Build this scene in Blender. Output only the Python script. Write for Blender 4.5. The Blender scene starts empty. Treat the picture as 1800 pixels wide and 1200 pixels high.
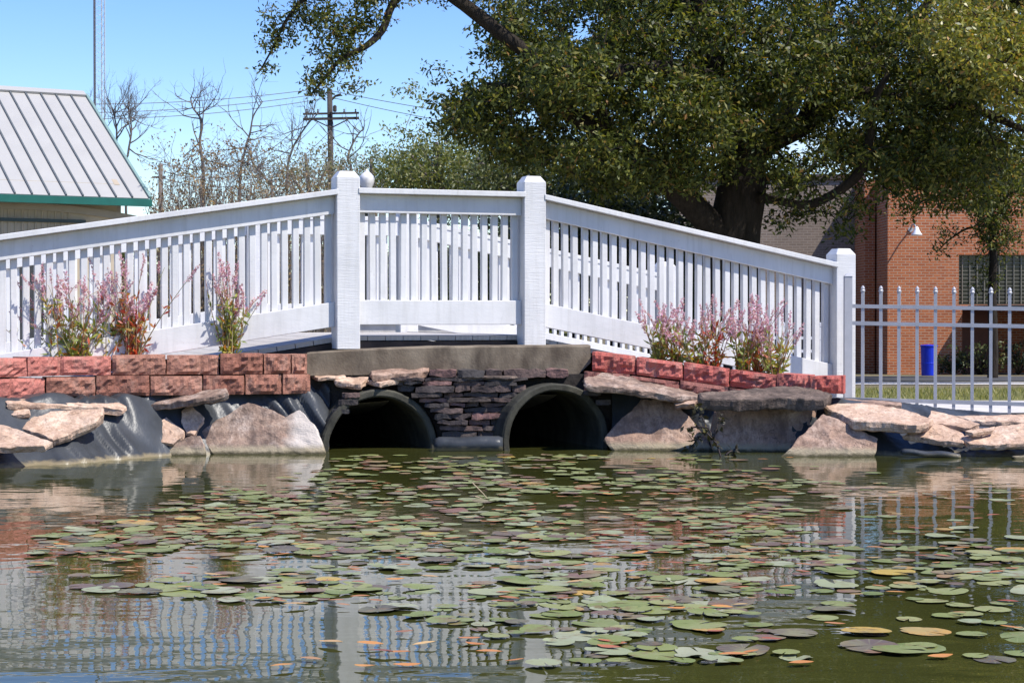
import bpy, bmesh, math, random
import numpy as np
from mathutils import Vector, Matrix, noise

random.seed(7)
R = np.random.default_rng(11)
C = bpy.context.scene.collection
F, EYE = 3160.0, 0.97           # focal length in photo pixels (1800 wide), eye height above the water

# ------------------------------------------------------------------ camera, sky, sun, exposure
cam_d = bpy.data.cameras.new('camera'); cam = bpy.data.objects.new('camera', cam_d); C.objects.link(cam)
cam.location = (0, 0, EYE); cam.rotation_euler = (math.radians(90) - math.atan(40 / F), 0, 0)
cam_d.sensor_width = 36; cam_d.lens = 36 * F / 1800; cam_d.clip_end = 3000; cam_d.clip_start = 0.1
bpy.context.scene.camera = cam

SUN = Vector((1.85, -1.10, 3.05)).normalized()      # towards the sun
SUN_EL = math.asin(SUN.z); SUN_AZ = math.atan2(SUN.x, SUN.y)
w = bpy.data.worlds.new('World'); bpy.context.scene.world = w; w.use_nodes = True
nt = w.node_tree; nt.nodes.clear()
sky = nt.nodes.new('ShaderNodeTexSky'); sky.sky_type = 'NISHITA'; sky.sun_disc = False
sky.sun_elevation = SUN_EL; sky.sun_rotation = SUN_AZ; sky.ozone_density = 3.0; sky.air_density = 1.0; sky.dust_density = 0.3
hs = nt.nodes.new('ShaderNodeHueSaturation'); hs.inputs['Saturation'].default_value = 1.32; hs.inputs['Hue'].default_value = 0.518
bgd = nt.nodes.new('ShaderNodeBackground'); bgd.inputs['Strength'].default_value = 0.15
wout = nt.nodes.new('ShaderNodeOutputWorld')
# a few faint fair-weather puffs over the whole sky
tcw = nt.nodes.new('ShaderNodeTexCoord'); mpw = nt.nodes.new('ShaderNodeMapping'); mpw.inputs['Scale'].default_value = (1, 1, 2.6)
mpw.inputs['Location'].default_value = (1.7, 0.42, 0.0)
nzw = nt.nodes.new('ShaderNodeTexNoise'); nzw.inputs['Scale'].default_value = 3.2; nzw.inputs['Detail'].default_value = 6
rpw = nt.nodes.new('ShaderNodeValToRGB'); rpw.color_ramp.elements[0].position = 0.64; rpw.color_ramp.elements[1].position = 0.85
rpw.color_ramp.elements[1].color = (0.55, 0.55, 0.55, 1)
mxw = nt.nodes.new('ShaderNodeMixRGB'); mxw.inputs['Color2'].default_value = (6.5, 6.6, 7.2, 1)
L = nt.links.new
L(tcw.outputs['Generated'], mpw.inputs['Vector']); L(mpw.outputs['Vector'], nzw.inputs['Vector']); L(nzw.outputs['Fac'], rpw.inputs['Fac'])
L(sky.outputs['Color'], hs.inputs['Color']); L(hs.outputs['Color'], mxw.inputs['Color1']); L(rpw.outputs['Color'], mxw.inputs['Fac'])
L(mxw.outputs['Color'], bgd.inputs['Color']); L(bgd.outputs['Background'], wout.inputs['Surface'])

sd = bpy.data.lights.new('sun', 'SUN'); sd.energy = 4.7; sd.angle = math.radians(0.53); sd.color = (1.0, 0.95, 0.87)
so = bpy.data.objects.new('sun', sd); C.objects.link(so); so.rotation_euler = SUN.to_track_quat('Z', 'Y').to_euler()
so.location = (20, -10, 30)
vs = bpy.context.scene.view_settings
vs.view_transform = 'Standard'; vs.look = 'None'; vs.gamma = 1; vs.use_curve_mapping = False; vs.exposure = 0.5
bpy.context.scene.cycles.max_bounces = 6

# ------------------------------------------------------------------ helpers
def P(px, py, Y):
    """world point seen at photo pixel (px, py) at distance Y"""
    return Vector(((px - 900) / F * Y, Y, EYE - (py - 560) / F * Y))

def tag(o, label, cat, group=None, kind=None):
    if label: o['label'] = label
    if cat: o['category'] = cat
    if group: o['group'] = group
    if kind: o['kind'] = kind
    return o

def thing(name, label, cat, loc=(0, 0, 0), rotz=0, group=None):
    o = bpy.data.objects.new(name, None); C.objects.link(o); o.empty_display_size = 0.2
    o.location = loc; o.rotation_euler = (0, 0, rotz)
    return tag(o, label, cat, group)

def link(name, me, parent=None, loc=None, rot=None, scale=None):
    o = bpy.data.objects.new(name, me); C.objects.link(o)
    if parent: o.parent = parent
    if loc is not None: o.location = loc
    if rot is not None: o.rotation_euler = rot
    if scale is not None: o.scale = scale
    return o

class MB:
    """collects vertices and faces of one mesh"""
    def __init__(s): s.v = []; s.f = []
    def add(s, vs, fs):
        n = len(s.v); s.v += [tuple(p) for p in vs]; s.f += [tuple(i + n for i in f) for f in fs]; return s
    def box(s, c, d, M=None):
        x, y, z = d[0] / 2, d[1] / 2, d[2] / 2
        vs = [Vector((a * x, b * y, e * z)) for a in (-1, 1) for b in (-1, 1) for e in (-1, 1)]
        if M is not None: vs = [M @ p for p in vs]
        vs = [p + Vector(c) for p in vs]
        return s.add(vs, [(0, 1, 3, 2), (4, 6, 7, 5), (0, 4, 5, 1), (2, 3, 7, 6), (0, 2, 6, 4), (1, 5, 7, 3)])
    def beam(s, a, b, wdt, h, up=(0, 0, 1)):
        a, b = Vector(a), Vector(b); d = (b - a).normalized(); u = Vector(up); sx = d.cross(u).normalized() * wdt / 2; uz = sx.cross(d).normalized() * h / 2
        vs = [p + i * sx + j * uz for p in (a, b) for i in (-1, 1) for j in (-1, 1)]
        return s.add(vs, [(0, 1, 3, 2), (4, 6, 7, 5), (0, 4, 5, 1), (2, 3, 7, 6), (0, 2, 6, 4), (1, 5, 7, 3)])
    def prism(s, poly, axis, t0, t1):
        """poly of 2D points in the plane across `axis` (0 x, 1 y, 2 z), from t0 to t1 along it"""
        n = len(poly)
        def mk(p, t):
            return {0: (t, p[0], p[1]), 1: (p[0], t, p[1]), 2: (p[0], p[1], t)}[axis]
        vs = [mk(p, t0) for p in poly] + [mk(p, t1) for p in poly]
        return s.add(vs, [tuple(range(n)), tuple(range(2 * n - 1, n - 1, -1))] + [(i, i + n, (i + 1) % n + n, (i + 1) % n) for i in range(n)])
    def tube(s, pts, rad, n=6, cap=True):
        pts = [Vector(p) for p in pts]
        if not hasattr(rad, '__len__'): rad = [rad] * len(pts)
        vs = []; fs = []; ref = Vector((0.31, 0.87, 0.38))
        for i, p in enumerate(pts):
            d = (pts[min(i + 1, len(pts) - 1)] - pts[max(i - 1, 0)])
            d = d.normalized() if d.length > 1e-9 else Vector((0, 0, 1))
            a = d.cross(ref)
            if a.length < 0.05: a = d.cross(Vector((1, 0, 0)))
            a.normalize(); b = d.cross(a)
            for k in range(n):
                t = 2 * math.pi * k / n; vs.append(p + rad[i] * (a * math.cos(t) + b * math.sin(t)))
        for i in range(len(pts) - 1):
            for k in range(n):
                k2 = (k + 1) % n; fs.append((i * n + k, i * n + k2, (i + 1) * n + k2, (i + 1) * n + k))
        if cap: fs.append(tuple(range(n - 1, -1, -1))); fs.append(tuple(range((len(pts) - 1) * n, len(pts) * n)))
        return s.add(vs, fs)
    def lathe(s, prof, c=(0, 0, 0), n=16):
        vs = [(c[0] + r * math.cos(2 * math.pi * k / n), c[1] + r * math.sin(2 * math.pi * k / n), c[2] + z) for r, z in prof for k in range(n)]
        fs = [(i * n + k, i * n + (k + 1) % n, (i + 1) * n + (k + 1) % n, (i + 1) * n + k) for i in range(len(prof) - 1) for k in range(n)]
        fs += [tuple(range(n - 1, -1, -1)), tuple(range((len(prof) - 1) * n, len(prof) * n))]
        return s.add(vs, fs)
    def mesh(s, name, mat, smooth=False, origin=None, normals=True):
        me = bpy.data.meshes.new(name)
        vs = s.v if origin is None else [(p[0] - origin[0], p[1] - origin[1], p[2] - origin[2]) for p in s.v]
        me.from_pydata(vs, [], s.f)
        if mat: me.materials.append(mat)
        if normals and len(s.f) < 60000:
            bm = bmesh.new(); bm.from_mesh(me); bmesh.ops.recalc_face_normals(bm, faces=bm.faces[:]); bm.to_mesh(me); bm.free()
        if smooth: me.polygons.foreach_set('use_smooth', [True] * len(me.polygons))
        me.update(); return me
    def build(s, name, mat, parent=None, smooth=False, origin=None, bevel=0):
        if origin is None and parent is not None and parent.rotation_euler.z == 0: origin = parent.location
        o = link(name, s.mesh(name, mat, smooth, origin), parent)
        if parent is None and origin is not None: o.location = origin
        if bevel:
            b = o.modifiers.new('bevel', 'BEVEL'); b.width = bevel; b.segments = 2; b.limit_method = 'ANGLE'; b.angle_limit = 0.6
        return o

# ------------------------------------------------------------------ materials
def rgb(c): return (c[0], c[1], c[2], 1)
class Mat:
    def __init__(s, name, rough=0.7, spec=0.4):
        s.m = bpy.data.materials.new(name); s.m.use_nodes = True; s.nt = s.m.node_tree; s.b = s.nt.nodes['Principled BSDF']
        s.b.inputs['Roughness'].default_value = rough; s.b.inputs['Specular IOR Level'].default_value = spec
        s.tc = None; s.hgt = None
    def n(s, t, **kw):
        x = s.nt.nodes.new(t)
        for k, v in kw.items():
            if k in x.inputs: x.inputs[k].default_value = v
            else: setattr(x, k, v)
        return x
    def l(s, a, b): s.nt.links.new(a, b)
    def co(s, scale=(1, 1, 1), kind='Object', rot=(0, 0, 0)):
        if s.tc is None: s.tc = s.n('ShaderNodeTexCoord')
        if kind == 'World': src = s.n('ShaderNodeNewGeometry').outputs['Position']
        else: src = s.tc.outputs[kind]
        mp = s.n('ShaderNodeMapping'); mp.inputs['Scale'].default_value = scale; mp.inputs['Rotation'].default_value = rot
        s.l(src, mp.inputs['Vector']); return mp.outputs['Vector']
    def noise(s, scale, detail=4, stretch=(1, 1, 1), kind='Object', rough=0.55):
        x = s.n('ShaderNodeTexNoise'); x.inputs['Scale'].default_value = scale; x.inputs['Detail'].default_value = detail; x.inputs['Roughness'].default_value = rough
        s.l(s.co(stretch, kind), x.inputs['Vector']); return x.outputs['Fac']
    def ramp(s, fac, stops):
        r = s.n('ShaderNodeValToRGB'); e = r.color_ramp.elements
        while len(e) < len(stops): e.new(0.5)
        for i, (p, c) in enumerate(stops): e[i].position = p; e[i].color = rgb(c)
        s.l(fac, r.inputs['Fac']); return r.outputs['Color']
    def mix(s, fac, a, b, mode='MIX'):
        x = s.n('ShaderNodeMixRGB', blend_type=mode)
        for sock, v in ((x.inputs['Fac'], fac), (x.inputs['Color1'], a), (x.inputs['Color2'], b)):
            if isinstance(v, (int, float)): sock.default_value = v
            elif isinstance(v, (tuple, list)): sock.default_value = rgb(v)
            else: s.l(v, sock)
        return x.outputs['Color']
    def math(s, op, a, b=None):
        x = s.n('ShaderNodeMath', operation=op)
        for sock, v in zip(x.inputs, (a, b)):
            if v is None: continue
            if isinstance(v, (int, float)): sock.default_value = v
            else: s.l(v, sock)
        return x.outputs[0]
    def col(s, c):
        if isinstance(c, (tuple, list)): s.b.inputs['Base Color'].default_value = rgb(c)
        else: s.l(c, s.b.inputs['Base Color'])
        return s
    def bump(s, h, strength=0.3, dist=0.01):
        b = s.n('ShaderNodeBump'); b.inputs['Strength'].default_value = strength; b.inputs['Distance'].default_value = dist
        s.l(h, b.inputs['Height'])
        if s.hgt is not None: s.l(s.hgt, b.inputs['Normal'])
        s.hgt = b.outputs['Normal']; s.l(s.hgt, s.b.inputs['Normal']); return s
    def rnd(s): return s.n('ShaderNodeObjectInfo').outputs['Random']
    def island(s): return s.n('ShaderNodeNewGeometry').outputs['Random Per Island']
    def zpos(s):
        g = s.n('ShaderNodeNewGeometry'); x = s.n('ShaderNodeSeparateXYZ'); s.l(g.outputs['Position'], x.inputs[0]); return x.outputs['Z']
    def range(s, v, a, b, c=0.0, d=1.0):
        x = s.n('ShaderNodeMapRange'); s.l(v, x.inputs['Value'])
        for k, q in (('From Min', a), ('From Max', b), ('To Min', c), ('To Max', d)): x.inputs[k].default_value = q
        return x.outputs[0]

def simple(name, c, rough=0.7, var=0.25, scale=6, bump=0.0, bscale=40, spec=0.4, metal=0.0):
    m = Mat(name, rough, spec); c = tuple(c)
    m.col(m.ramp(m.noise(scale, 5), [(0.3, tuple(x * (1 - var) for x in c)), (0.7, tuple(min(1, x * (1 + var)) for x in c))]))
    m.b.inputs['Metallic'].default_value = metal
    if bump: m.bump(m.noise(bscale, 4), bump, 0.01)
    return m.m

def white_paint(name='white_paint', saw=False):
    m = Mat(name, 0.5, 0.4)
    base = m.ramp(m.noise(3, 6, kind='World'), [(0.3, (0.57, 0.565, 0.56)), (0.65, (0.67, 0.66, 0.65))])
    grime = m.ramp(m.noise(26, 4, (1, 1, 0.25), 'World'), [(0.64, (0, 0, 0)), (0.82, (0.45, 0.45, 0.45))])
    m.col(m.mix(grime, base, (0.42, 0.41, 0.40)))
    peel = m.ramp(m.noise(34, 6, (1, 1, .5), 'World', .75), [(0.655, (0, 0, 0)), (0.70, (.75, .75, .75))])
    base = m.mix(peel, base, (0.30, 0.27, 0.24))
    streak = m.ramp(m.noise(5, 5, (5, 5, .3), 'World', .7), [(0.48, (0, 0, 0)), (0.72, (.42, .42, .42))])
    base = m.mix(streak, base, (0.44, 0.43, 0.40))
    m.col(m.mix(grime, base, (0.40, 0.39, 0.37)))
    if saw: m.bump(m.noise(14, 5, (0.5, 0.5, 8), 'World', 0.7), 0.45, 0.008)
    else: m.bump(m.noise(18, 4, (0.6, 0.6, 1.5), 'World', 0.7), 0.25, 0.006)
    return m.m
PAINT = white_paint(); PAINT_SAW = white_paint('white_paint_rough_sawn', True)
GALV = simple('silver_painted_iron', (0.40, 0.40, 0.42), 0.4, 0.08, 12)
TIMBER = simple('dark_timber', (0.035, 0.026, 0.022), 0.8, 0.4, 9, 0.3)  # very dark brown, used for the stringers
DECK = Mat('weathered_deck', 0.8)
DECK.col(DECK.mix(DECK.rnd(), DECK.ramp(DECK.noise(10, 5, (8, .5, 1)), [(0.3, (0.36, 0.34, 0.31)), (0.7, (0.52, 0.49, 0.45))]), (0.40, 0.37, 0.33))).bump(DECK.noise(20, 4, (8, .5, 1)), 0.3, 0.006)
DECK = DECK.m

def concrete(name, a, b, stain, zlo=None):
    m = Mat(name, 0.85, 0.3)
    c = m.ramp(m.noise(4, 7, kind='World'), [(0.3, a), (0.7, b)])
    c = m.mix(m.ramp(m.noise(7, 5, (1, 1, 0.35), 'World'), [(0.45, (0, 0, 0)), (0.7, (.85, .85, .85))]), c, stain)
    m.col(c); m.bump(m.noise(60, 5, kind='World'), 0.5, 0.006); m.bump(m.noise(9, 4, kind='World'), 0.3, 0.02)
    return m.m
SILL = concrete('stained_concrete', (0.13, 0.10, 0.07), (0.25, 0.205, 0.15), (0.05, 0.036, 0.026))
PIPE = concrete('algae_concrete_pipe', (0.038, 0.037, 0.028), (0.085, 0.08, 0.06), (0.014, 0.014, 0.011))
PAVE = concrete('pale_concrete_path', (0.50, 0.47, 0.43), (0.62, 0.59, 0.54), (0.42, 0.39, 0.36))

def stone_mat(name, c1, c2, c3, streak, streak_amt=0.8, scum=True, bleach=None):
    m = Mat(name, 0.85, 0.25)
    c = m.ramp(m.noise(4.2, 8, kind='World', rough=0.7), [(0.33, c1), (0.5, c2), (0.66, c3)])
    c = m.mix(m.ramp(m.noise(9, 6, (1, 1, 0.22), 'World', 0.75), [(0.44, (0, 0, 0)), (0.62, (streak_amt,) * 3)]), c, streak)
    c = m.mix(m.ramp(m.noise(70, 4, kind='World'), [(0.4, (0, 0, 0)), (0.75, (.35, .35, .35))]), c, (c1[0] * .55, c1[1] * .55, c1[2] * .55))
    c = m.mix(m.ramp(m.noise(26, 7, (1, 1, .6), 'World', 0.75), [(0.46, (0, 0, 0)), (0.60, (.55, .55, .55))]), c, tuple(x * .55 for x in c1))
    vo = m.n('ShaderNodeTexVoronoi', feature='DISTANCE_TO_EDGE'); vo.inputs['Scale'].default_value = 3.3
    nz_ = m.n('ShaderNodeTexNoise'); nz_.inputs['Scale'].default_value = 6; nz_.inputs['Detail'].default_value = 4
    pv = m.n('ShaderNodeVectorMath', operation='MULTIPLY_ADD'); wp = m.co((1, 1, 1.6), 'World'); m.l(wp, nz_.inputs['Vector']); m.l(nz_.outputs['Color'], pv.inputs[0]); pv.inputs[1].default_value = (.35, .35, .35); m.l(wp, pv.inputs[2]); m.l(pv.outputs[0], vo.inputs['Vector'])
    crack = m.range(vo.outputs['Distance'], 0.0, 0.012, 1, 0)
    c = m.mix(m.math('MULTIPLY', crack, m.ramp(m.noise(2.5, 3, kind='World'), [(0.5, (0, 0, 0)), (0.6, (.8, .8, .8))])), c, (0.05, 0.035, 0.03))
    if bleach is not None:   # one bleached end of the stone
        sx_ = m.n('ShaderNodeSeparateXYZ'); g_ = m.n('ShaderNodeNewGeometry'); m.l(g_.outputs['Position'], sx_.inputs[0])
        xx = m.math('ADD', sx_.outputs['X'], m.math('MULTIPLY', m.noise(9, 5, kind='World'), 0.22))
        c = m.mix(m.range(xx, bleach, bleach + .12, 0, .85), c, (0.56, 0.50, 0.44))
    if scum:   # mineral and algae line left by the water
        z = m.math('ADD', m.zpos(), m.math('MULTIPLY', m.noise(22, 4, kind='World'), -0.035))
        c = m.mix(m.range(z, 0.075, 0.038), c, (0.30, 0.25, 0.17))
        c = m.mix(m.range(z, 0.030, 0.010), c, (0.06, 0.052, 0.028))
    m.col(c); m.bump(m.noise(8, 7, (1, 1, 1.5), 'World', 0.65), 0.55, 0.035); m.bump(m.noise(75, 5, kind='World'), 0.55, 0.006)
    return m.m
SAND = stone_mat('pink_sandstone', (0.44, 0.28, 0.185), (0.61, 0.43, 0.31), (0.72, 0.56, 0.43), (0.30, 0.20, 0.16), 0.35)
BROWN = stone_mat('streaked_brown_sandstone', (0.25, 0.16, 0.12), (0.37, 0.26, 0.195), (0.56, 0.45, 0.38), (0.10, 0.075, 0.065), 0.85)
PEAK = stone_mat('brown_sandstone_with_bleached_end', (0.25, 0.16, 0.12), (0.37, 0.26, 0.195), (0.56, 0.45, 0.38), (0.10, 0.075, 0.065), 0.85, bleach=-1.50)
PINK = stone_mat('dusty_pink_sandstone', (0.30, 0.185, 0.13), (0.40, 0.265, 0.195), (0.53, 0.385, 0.30), (0.15, 0.10, 0.08), 0.75)
DARKS = stone_mat('shade_dark_slab', (0.10, 0.075, 0.06), (0.17, 0.125, 0.10), (0.30, 0.22, 0.17), (0.05, 0.04, 0.035), 0.8)  # dark tones hold the shade on the broad slab's front
LEDGE = Mat('dark_ledge_stone', 0.85, 0.25)
LEDGE.col(LEDGE.mix(LEDGE.ramp(LEDGE.noise(18, 6, (1, 1, 2), 'World'), [(0.4, (0, 0, 0)), (0.7, (.8, .8, .8))]),
    LEDGE.ramp(LEDGE.rnd(), [(0, (0.085, 0.065, 0.055)), (0.4, (0.06, 0.055, 0.055)), (0.72, (0.15, 0.10, 0.085)), (1, (0.24, 0.13, 0.115))]), (0.035, 0.03, 0.03)))
LEDGE.bump(LEDGE.noise(45, 6, kind='World'), 0.7, 0.012); LEDGE = LEDGE.m

def block_mat(name, stops):
    m = Mat(name, 0.9, 0.2)
    c = m.ramp(m.rnd(), stops)
    c = m.mix(m.ramp(m.noise(55, 6, kind='World', rough=0.7), [(0.42, (0, 0, 0)), (0.75, (.55, .55, .55))]), c, (0.12, 0.06, 0.05))
    c = m.mix(m.ramp(m.noise(120, 3, kind='World'), [(0.6, (0, 0, 0)), (0.8, (.6, .6, .6))]), c, (0.44, 0.27, 0.22))
    c = m.mix(m.ramp(m.noise(7, 5, (1, 1, .5), 'World', .7), [(0.52, (0, 0, 0)), (0.70, (.45, .45, .45))]), c, (0.46, 0.33, 0.26))
    c = m.mix(m.ramp(m.noise(4.3, 4, kind='World', rough=.7), [(0.5, (0, 0, 0)), (0.66, (.45, .45, .45))]), c, (0.16, 0.085, 0.065))
    m.col(c); m.bump(m.noise(60, 6, kind='World', rough=0.7), 0.9, 0.014); return m.m
BLOCK_L = block_mat('brown_red_split_block', [(0, (0.30, 0.125, 0.085)), (0.5, (0.38, 0.175, 0.12)), (1, (0.44, 0.225, 0.16))])
BLOCK_LR = block_mat('salmon_red_split_block', [(0, (0.50, 0.17, 0.135)), (1, (0.56, 0.21, 0.165))])
BLOCK_R = block_mat('brick_red_split_block', [(0, (0.50, 0.12, 0.095)), (1, (0.57, 0.165, 0.135))])
BLOCK_RB = block_mat('dull_red_split_block', [(0, (0.27, 0.105, 0.085)), (1, (0.31, 0.13, 0.105))])

LINER = Mat('black_rubber_liner', 0.36, 0.22)
z = LINER.math('ADD', LINER.zpos(), LINER.math('MULTIPLY', LINER.noise(18, 4, kind='World'), -0.045))
c = LINER.ramp(LINER.noise(3, 5, kind='World'), [(0.3, (0.028, 0.031, 0.035)), (0.7, (0.066, 0.072, 0.080))])
c = LINER.mix(LINER.range(z, 0.030, 0.006), c, (0.22, 0.18, 0.11)); LINER.col(c)
LINER.bump(LINER.noise(7, 5, (1, 1, .6), 'World'), 0.35, 0.03); LINER = LINER.m
SOIL = simple('dry_soil_with_bark', (0.16, 0.11, 0.08), 0.95, 0.5, 18, 0.8, 60)

# ------------------------------------------------------------------ water
wm = Mat('pond_water', 0.015, 0.5); wm.b.inputs['IOR'].default_value = 1.33
wm.col(wm.ramp(wm.noise(0.5, 4, kind='World'), [(0.35, (0.034, 0.037, 0.009)), (0.65, (0.056, 0.058, 0.015))]))
wx = wm.n('ShaderNodeSeparateXYZ'); wg = wm.n('ShaderNodeNewGeometry'); wm.l(wg.outputs['Position'], wx.inputs[0])
h1 = wm.noise(3.2, 2, (0.55, 1.0, 1), 'World', 0.5)
h2 = wm.noise(13, 2, (0.55, 1.0, 1), 'World', 0.5)
wv = wm.n('ShaderNodeTexWave', wave_type='RINGS', rings_direction='SPHERICAL'); wv.inputs['Scale'].default_value = 1.25; wv.inputs['Distortion'].default_value = 2.2; wv.inputs['Detail'].default_value = 1.5
mp = wm.n('ShaderNodeMapping'); mp.inputs['Location'].default_value = (4.3, -9.1, 0); wm.l(wg.outputs['Position'], mp.inputs['Vector']); wm.l(mp.outputs['Vector'], wv.inputs['Vector'])
left = wm.range(wx.outputs['X'], -1.2, -2.8)
h = wm.math('ADD', wm.math('MULTIPLY', h1, 0.9), wm.math('MULTIPLY', h2, 0.16))
h = wm.math('ADD', h, wm.math('MULTIPLY', wm.math('MULTIPLY', wv.outputs['Fac'], left), 0.16))
wm.bump(h, 0.135, 0.035)
mb = MB(); mb.add([(-60, -12, .02), (60, -12, .02), (60, 18.5, .02), (-60, 18.5, .02)], [(0, 1, 2, 3)])
tag(mb.build('water', wm.m), 'still green brown pond water with soft ripples', 'water', kind='structure')

# ------------------------------------------------------------------ ground and the bank line
def interp(x, pts):
    if x <= pts[0][0]: return pts[0][1]
    for (a, b), (c_, d) in zip(pts, pts[1:]):
        if x <= c_: return b + (d - b) * (x - a) / (c_ - a)
    return pts[-1][1]
# waterline distance by world x
WL = [(-9, 10.6), (-4.2, 10.9), (-3.6, 11.1), (-3.23, 11.35), (-2.96, 11.7), (-2.74, 12.0), (-2.46, 12.33), (-2.0, 12.55), (-1.3, 12.85), (-0.4, 13.05), (0.8, 13.05), (1.6, 12.85), (2.6, 12.4), (3.4, 12.3), (4.5, 12.2), (9, 12.0)]
def waterline(x): return interp(x, WL)
def ztop(x): return interp(x, [(-9, .4), (-3.6, .42), (-1.2, .42), (-0.5, .5), (0.6, .5), (1.6, .42), (2.7, .36), (3.3, .27), (4.2, .2), (9, .2)])
def bank_back(x): return waterline(x) + interp(x, [(-9, 1.0), (-3.6, .85), (-3.1, .72), (-2.8, .5), (-2.1, .25), (-1.2, .22), (.6, .2), (1.6, .24), (2.4, .34), (3.0, .8), (3.6, 1.0), (9, 1.0)])
def ground_z(x, y):
    b = bank_back(x); z0 = ztop(x) - 0.06
    if y < 15.2:
        t = max(0, (y - b) / (15.2 - b)); return z0 + (0.16 - z0) * t
    if y < 52: return 0.16 + (-0.62 - 0.16) * (y - 15.2) / 36.8
    return -0.62
gm = Mat('ground_mix', 0.95, 0.15)
gx = gm.n('ShaderNodeSeparateXYZ'); gg = gm.n('ShaderNodeNewGeometry'); gm.l(gg.outputs['Position'], gx.inputs[0])
grass_c = gm.ramp(gm.noise(9, 6, kind='World', rough=0.7), [(0.3, (0.075, 0.085, 0.025)), (0.55, (0.16, 0.16, 0.05)), (0.75, (0.27, 0.24, 0.10))])
gravel = gm.ramp(gm.noise(40, 5, kind='World', rough=0.7), [(0.3, (0.30, 0.26, 0.22)), (0.7, (0.52, 0.47, 0.41))])
gm.col(gm.mix(gm.range(gx.outputs['Y'], 27.0, 28.5), gm.mix(gm.range(gx.outputs['Y'], 19.8, 20.4), gravel, grass_c), gm.ramp(gm.noise(6, 6, kind='World'), [(.35, (.10, .085, .05)), (.65, (.20, .17, .10))]))); gm.bump(gm.noise(30, 5, kind='World'), 0.6, 0.03)  # brown-dark beyond the grass: shade there put into the ground colour
xs = sorted(set([-400, -200, -100, -60, -40, -25, -16, -12, -9, -7, 5.5, 7, 9, 12, 16, 25, 40, 60, 100, 200, 400] + [round(-5.5 + .25 * i, 3) for i in range(43)]))
ts = [0, .1, .25, .45, .7, 1]
mb = MB(); ncol = len(xs); rows = []
for x in xs:
    b = bank_back(x) + .30; ys = [b + (15.2 - b) * t for t in ts] + [18, 22, 28, 36, 46, 52, 70, 110, 200, 400, 900]
    col = [(x, y, ground_z(x, y)) for y in ys]
    if not (-1.9 < x < 1.35): col = [(x, b, -0.4)] + col
    else: col = [(x, b, col[0][2] - 0.001)] + col
    rows.append(col)
nr = len(rows[0]); vs_ = [p for c_ in rows for p in c_]
fs_ = [(i * nr + j, (i + 1) * nr + j, (i + 1) * nr + j + 1, i * nr + j + 1) for i in range(ncol - 1) for j in range(nr - 1)]
mb.add(vs_, fs_); tag(mb.build('ground', gm.m), 'gravel and grass ground behind the pond', 'ground', kind='structure')

# road strips further back (each sheet follows the slope of the ground a little above it)
def strip(name, x0, x1, y0, y1, mat, label, lift):
    m_ = MB(); n = 12
    for i in range(n + 1):
        x = x0 + (x1 - x0) * i / n
        m_.v += [(x, y0, ground_z(x, y0) + lift), (x, y1, ground_z(x, y1) + lift)]
    m_.f = [(2 * i, 2 * i + 2, 2 * i + 3, 2 * i + 1) for i in range(n)]
    return tag(m_.build(name, mat), label, name.replace('_', ' '), kind='structure')
strip('path', 2.9, 14, 15.3, 19.4, PAVE, 'pale concrete path behind the silver fence', 0.012)
strip('sidewalk', -30, 40, 31, 34, PAVE, 'concrete sidewalk beyond the grass strip', 0.012)
ASPH = simple('asphalt', (0.055, 0.055, 0.055), 0.9, 0.3, 20, 0.4)
strip('road', -40, 60, 35.2, 44, ASPH, 'asphalt lane in front of the brick building', 0.012)

# grass blades on the sunny strip
def blades(name, n, x0, x1, y0, y1, h, mat, label):
    xs_ = R.uniform(x0, x1, n); ys_ = R.uniform(y0, y1, n); hh = R.uniform(.5, 1.3, n) * h; a = R.uniform(0, 6.283, n); ln = R.normal(0, .4, (n, 2))
    g = np.array([ground_z(a_, b_) for a_, b_ in zip(xs_, ys_)])
    wv_ = 0.006 + 0.006 * R.random(n)
    v = np.zeros((n, 3, 3)); v[:, 0] = np.c_[xs_ - np.cos(a) * wv_, ys_ - np.sin(a) * wv_, g - .01]; v[:, 1] = np.c_[xs_ + np.cos(a) * wv_, ys_ + np.sin(a) * wv_, g - .01]
    v[:, 2] = np.c_[xs_ + ln[:, 0] * hh, ys_ + ln[:, 1] * hh, g + hh]
    me = bpy.data.meshes.new(name); me.from_pydata(v.reshape(-1, 3).tolist(), [], np.arange(3 * n).reshape(n, 3).tolist()); me.materials.append(mat)
    return tag(link(name, me), label, 'grass', kind='stuff')
def leafmat(name, stops, rough=0.45, trans=0.35, spec=0.5):
    m = Mat(name, rough, spec); col = m.ramp(m.island(), stops); m.col(col)
    tr = m.n('ShaderNodeBsdfTranslucent'); m.l(m.mix(1.0, col, (1.5, 1.5, 0.7), 'MULTIPLY'), tr.inputs['Color'])
    mx = m.n('ShaderNodeMixShader'); mx.inputs['Fac'].default_value = trans
    m.l(m.b.outputs[0], mx.inputs[1]); m.l(tr.outputs[0], mx.inputs[2]); m.l(mx.outputs[0], m.nt.nodes['Material Output'].inputs['Surface'])
    return m.m
GRASS = leafmat('grass_blades', [(0, (0.14, 0.15, 0.04)), (0.6, (0.27, 0.25, 0.08)), (1, (0.40, 0.34, 0.16))], 0.6)
blades('grass', 22000, -9, 13, 20.3, 27, 0.06, GRASS, 'short yellow green grass strip beyond the concrete path')

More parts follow.
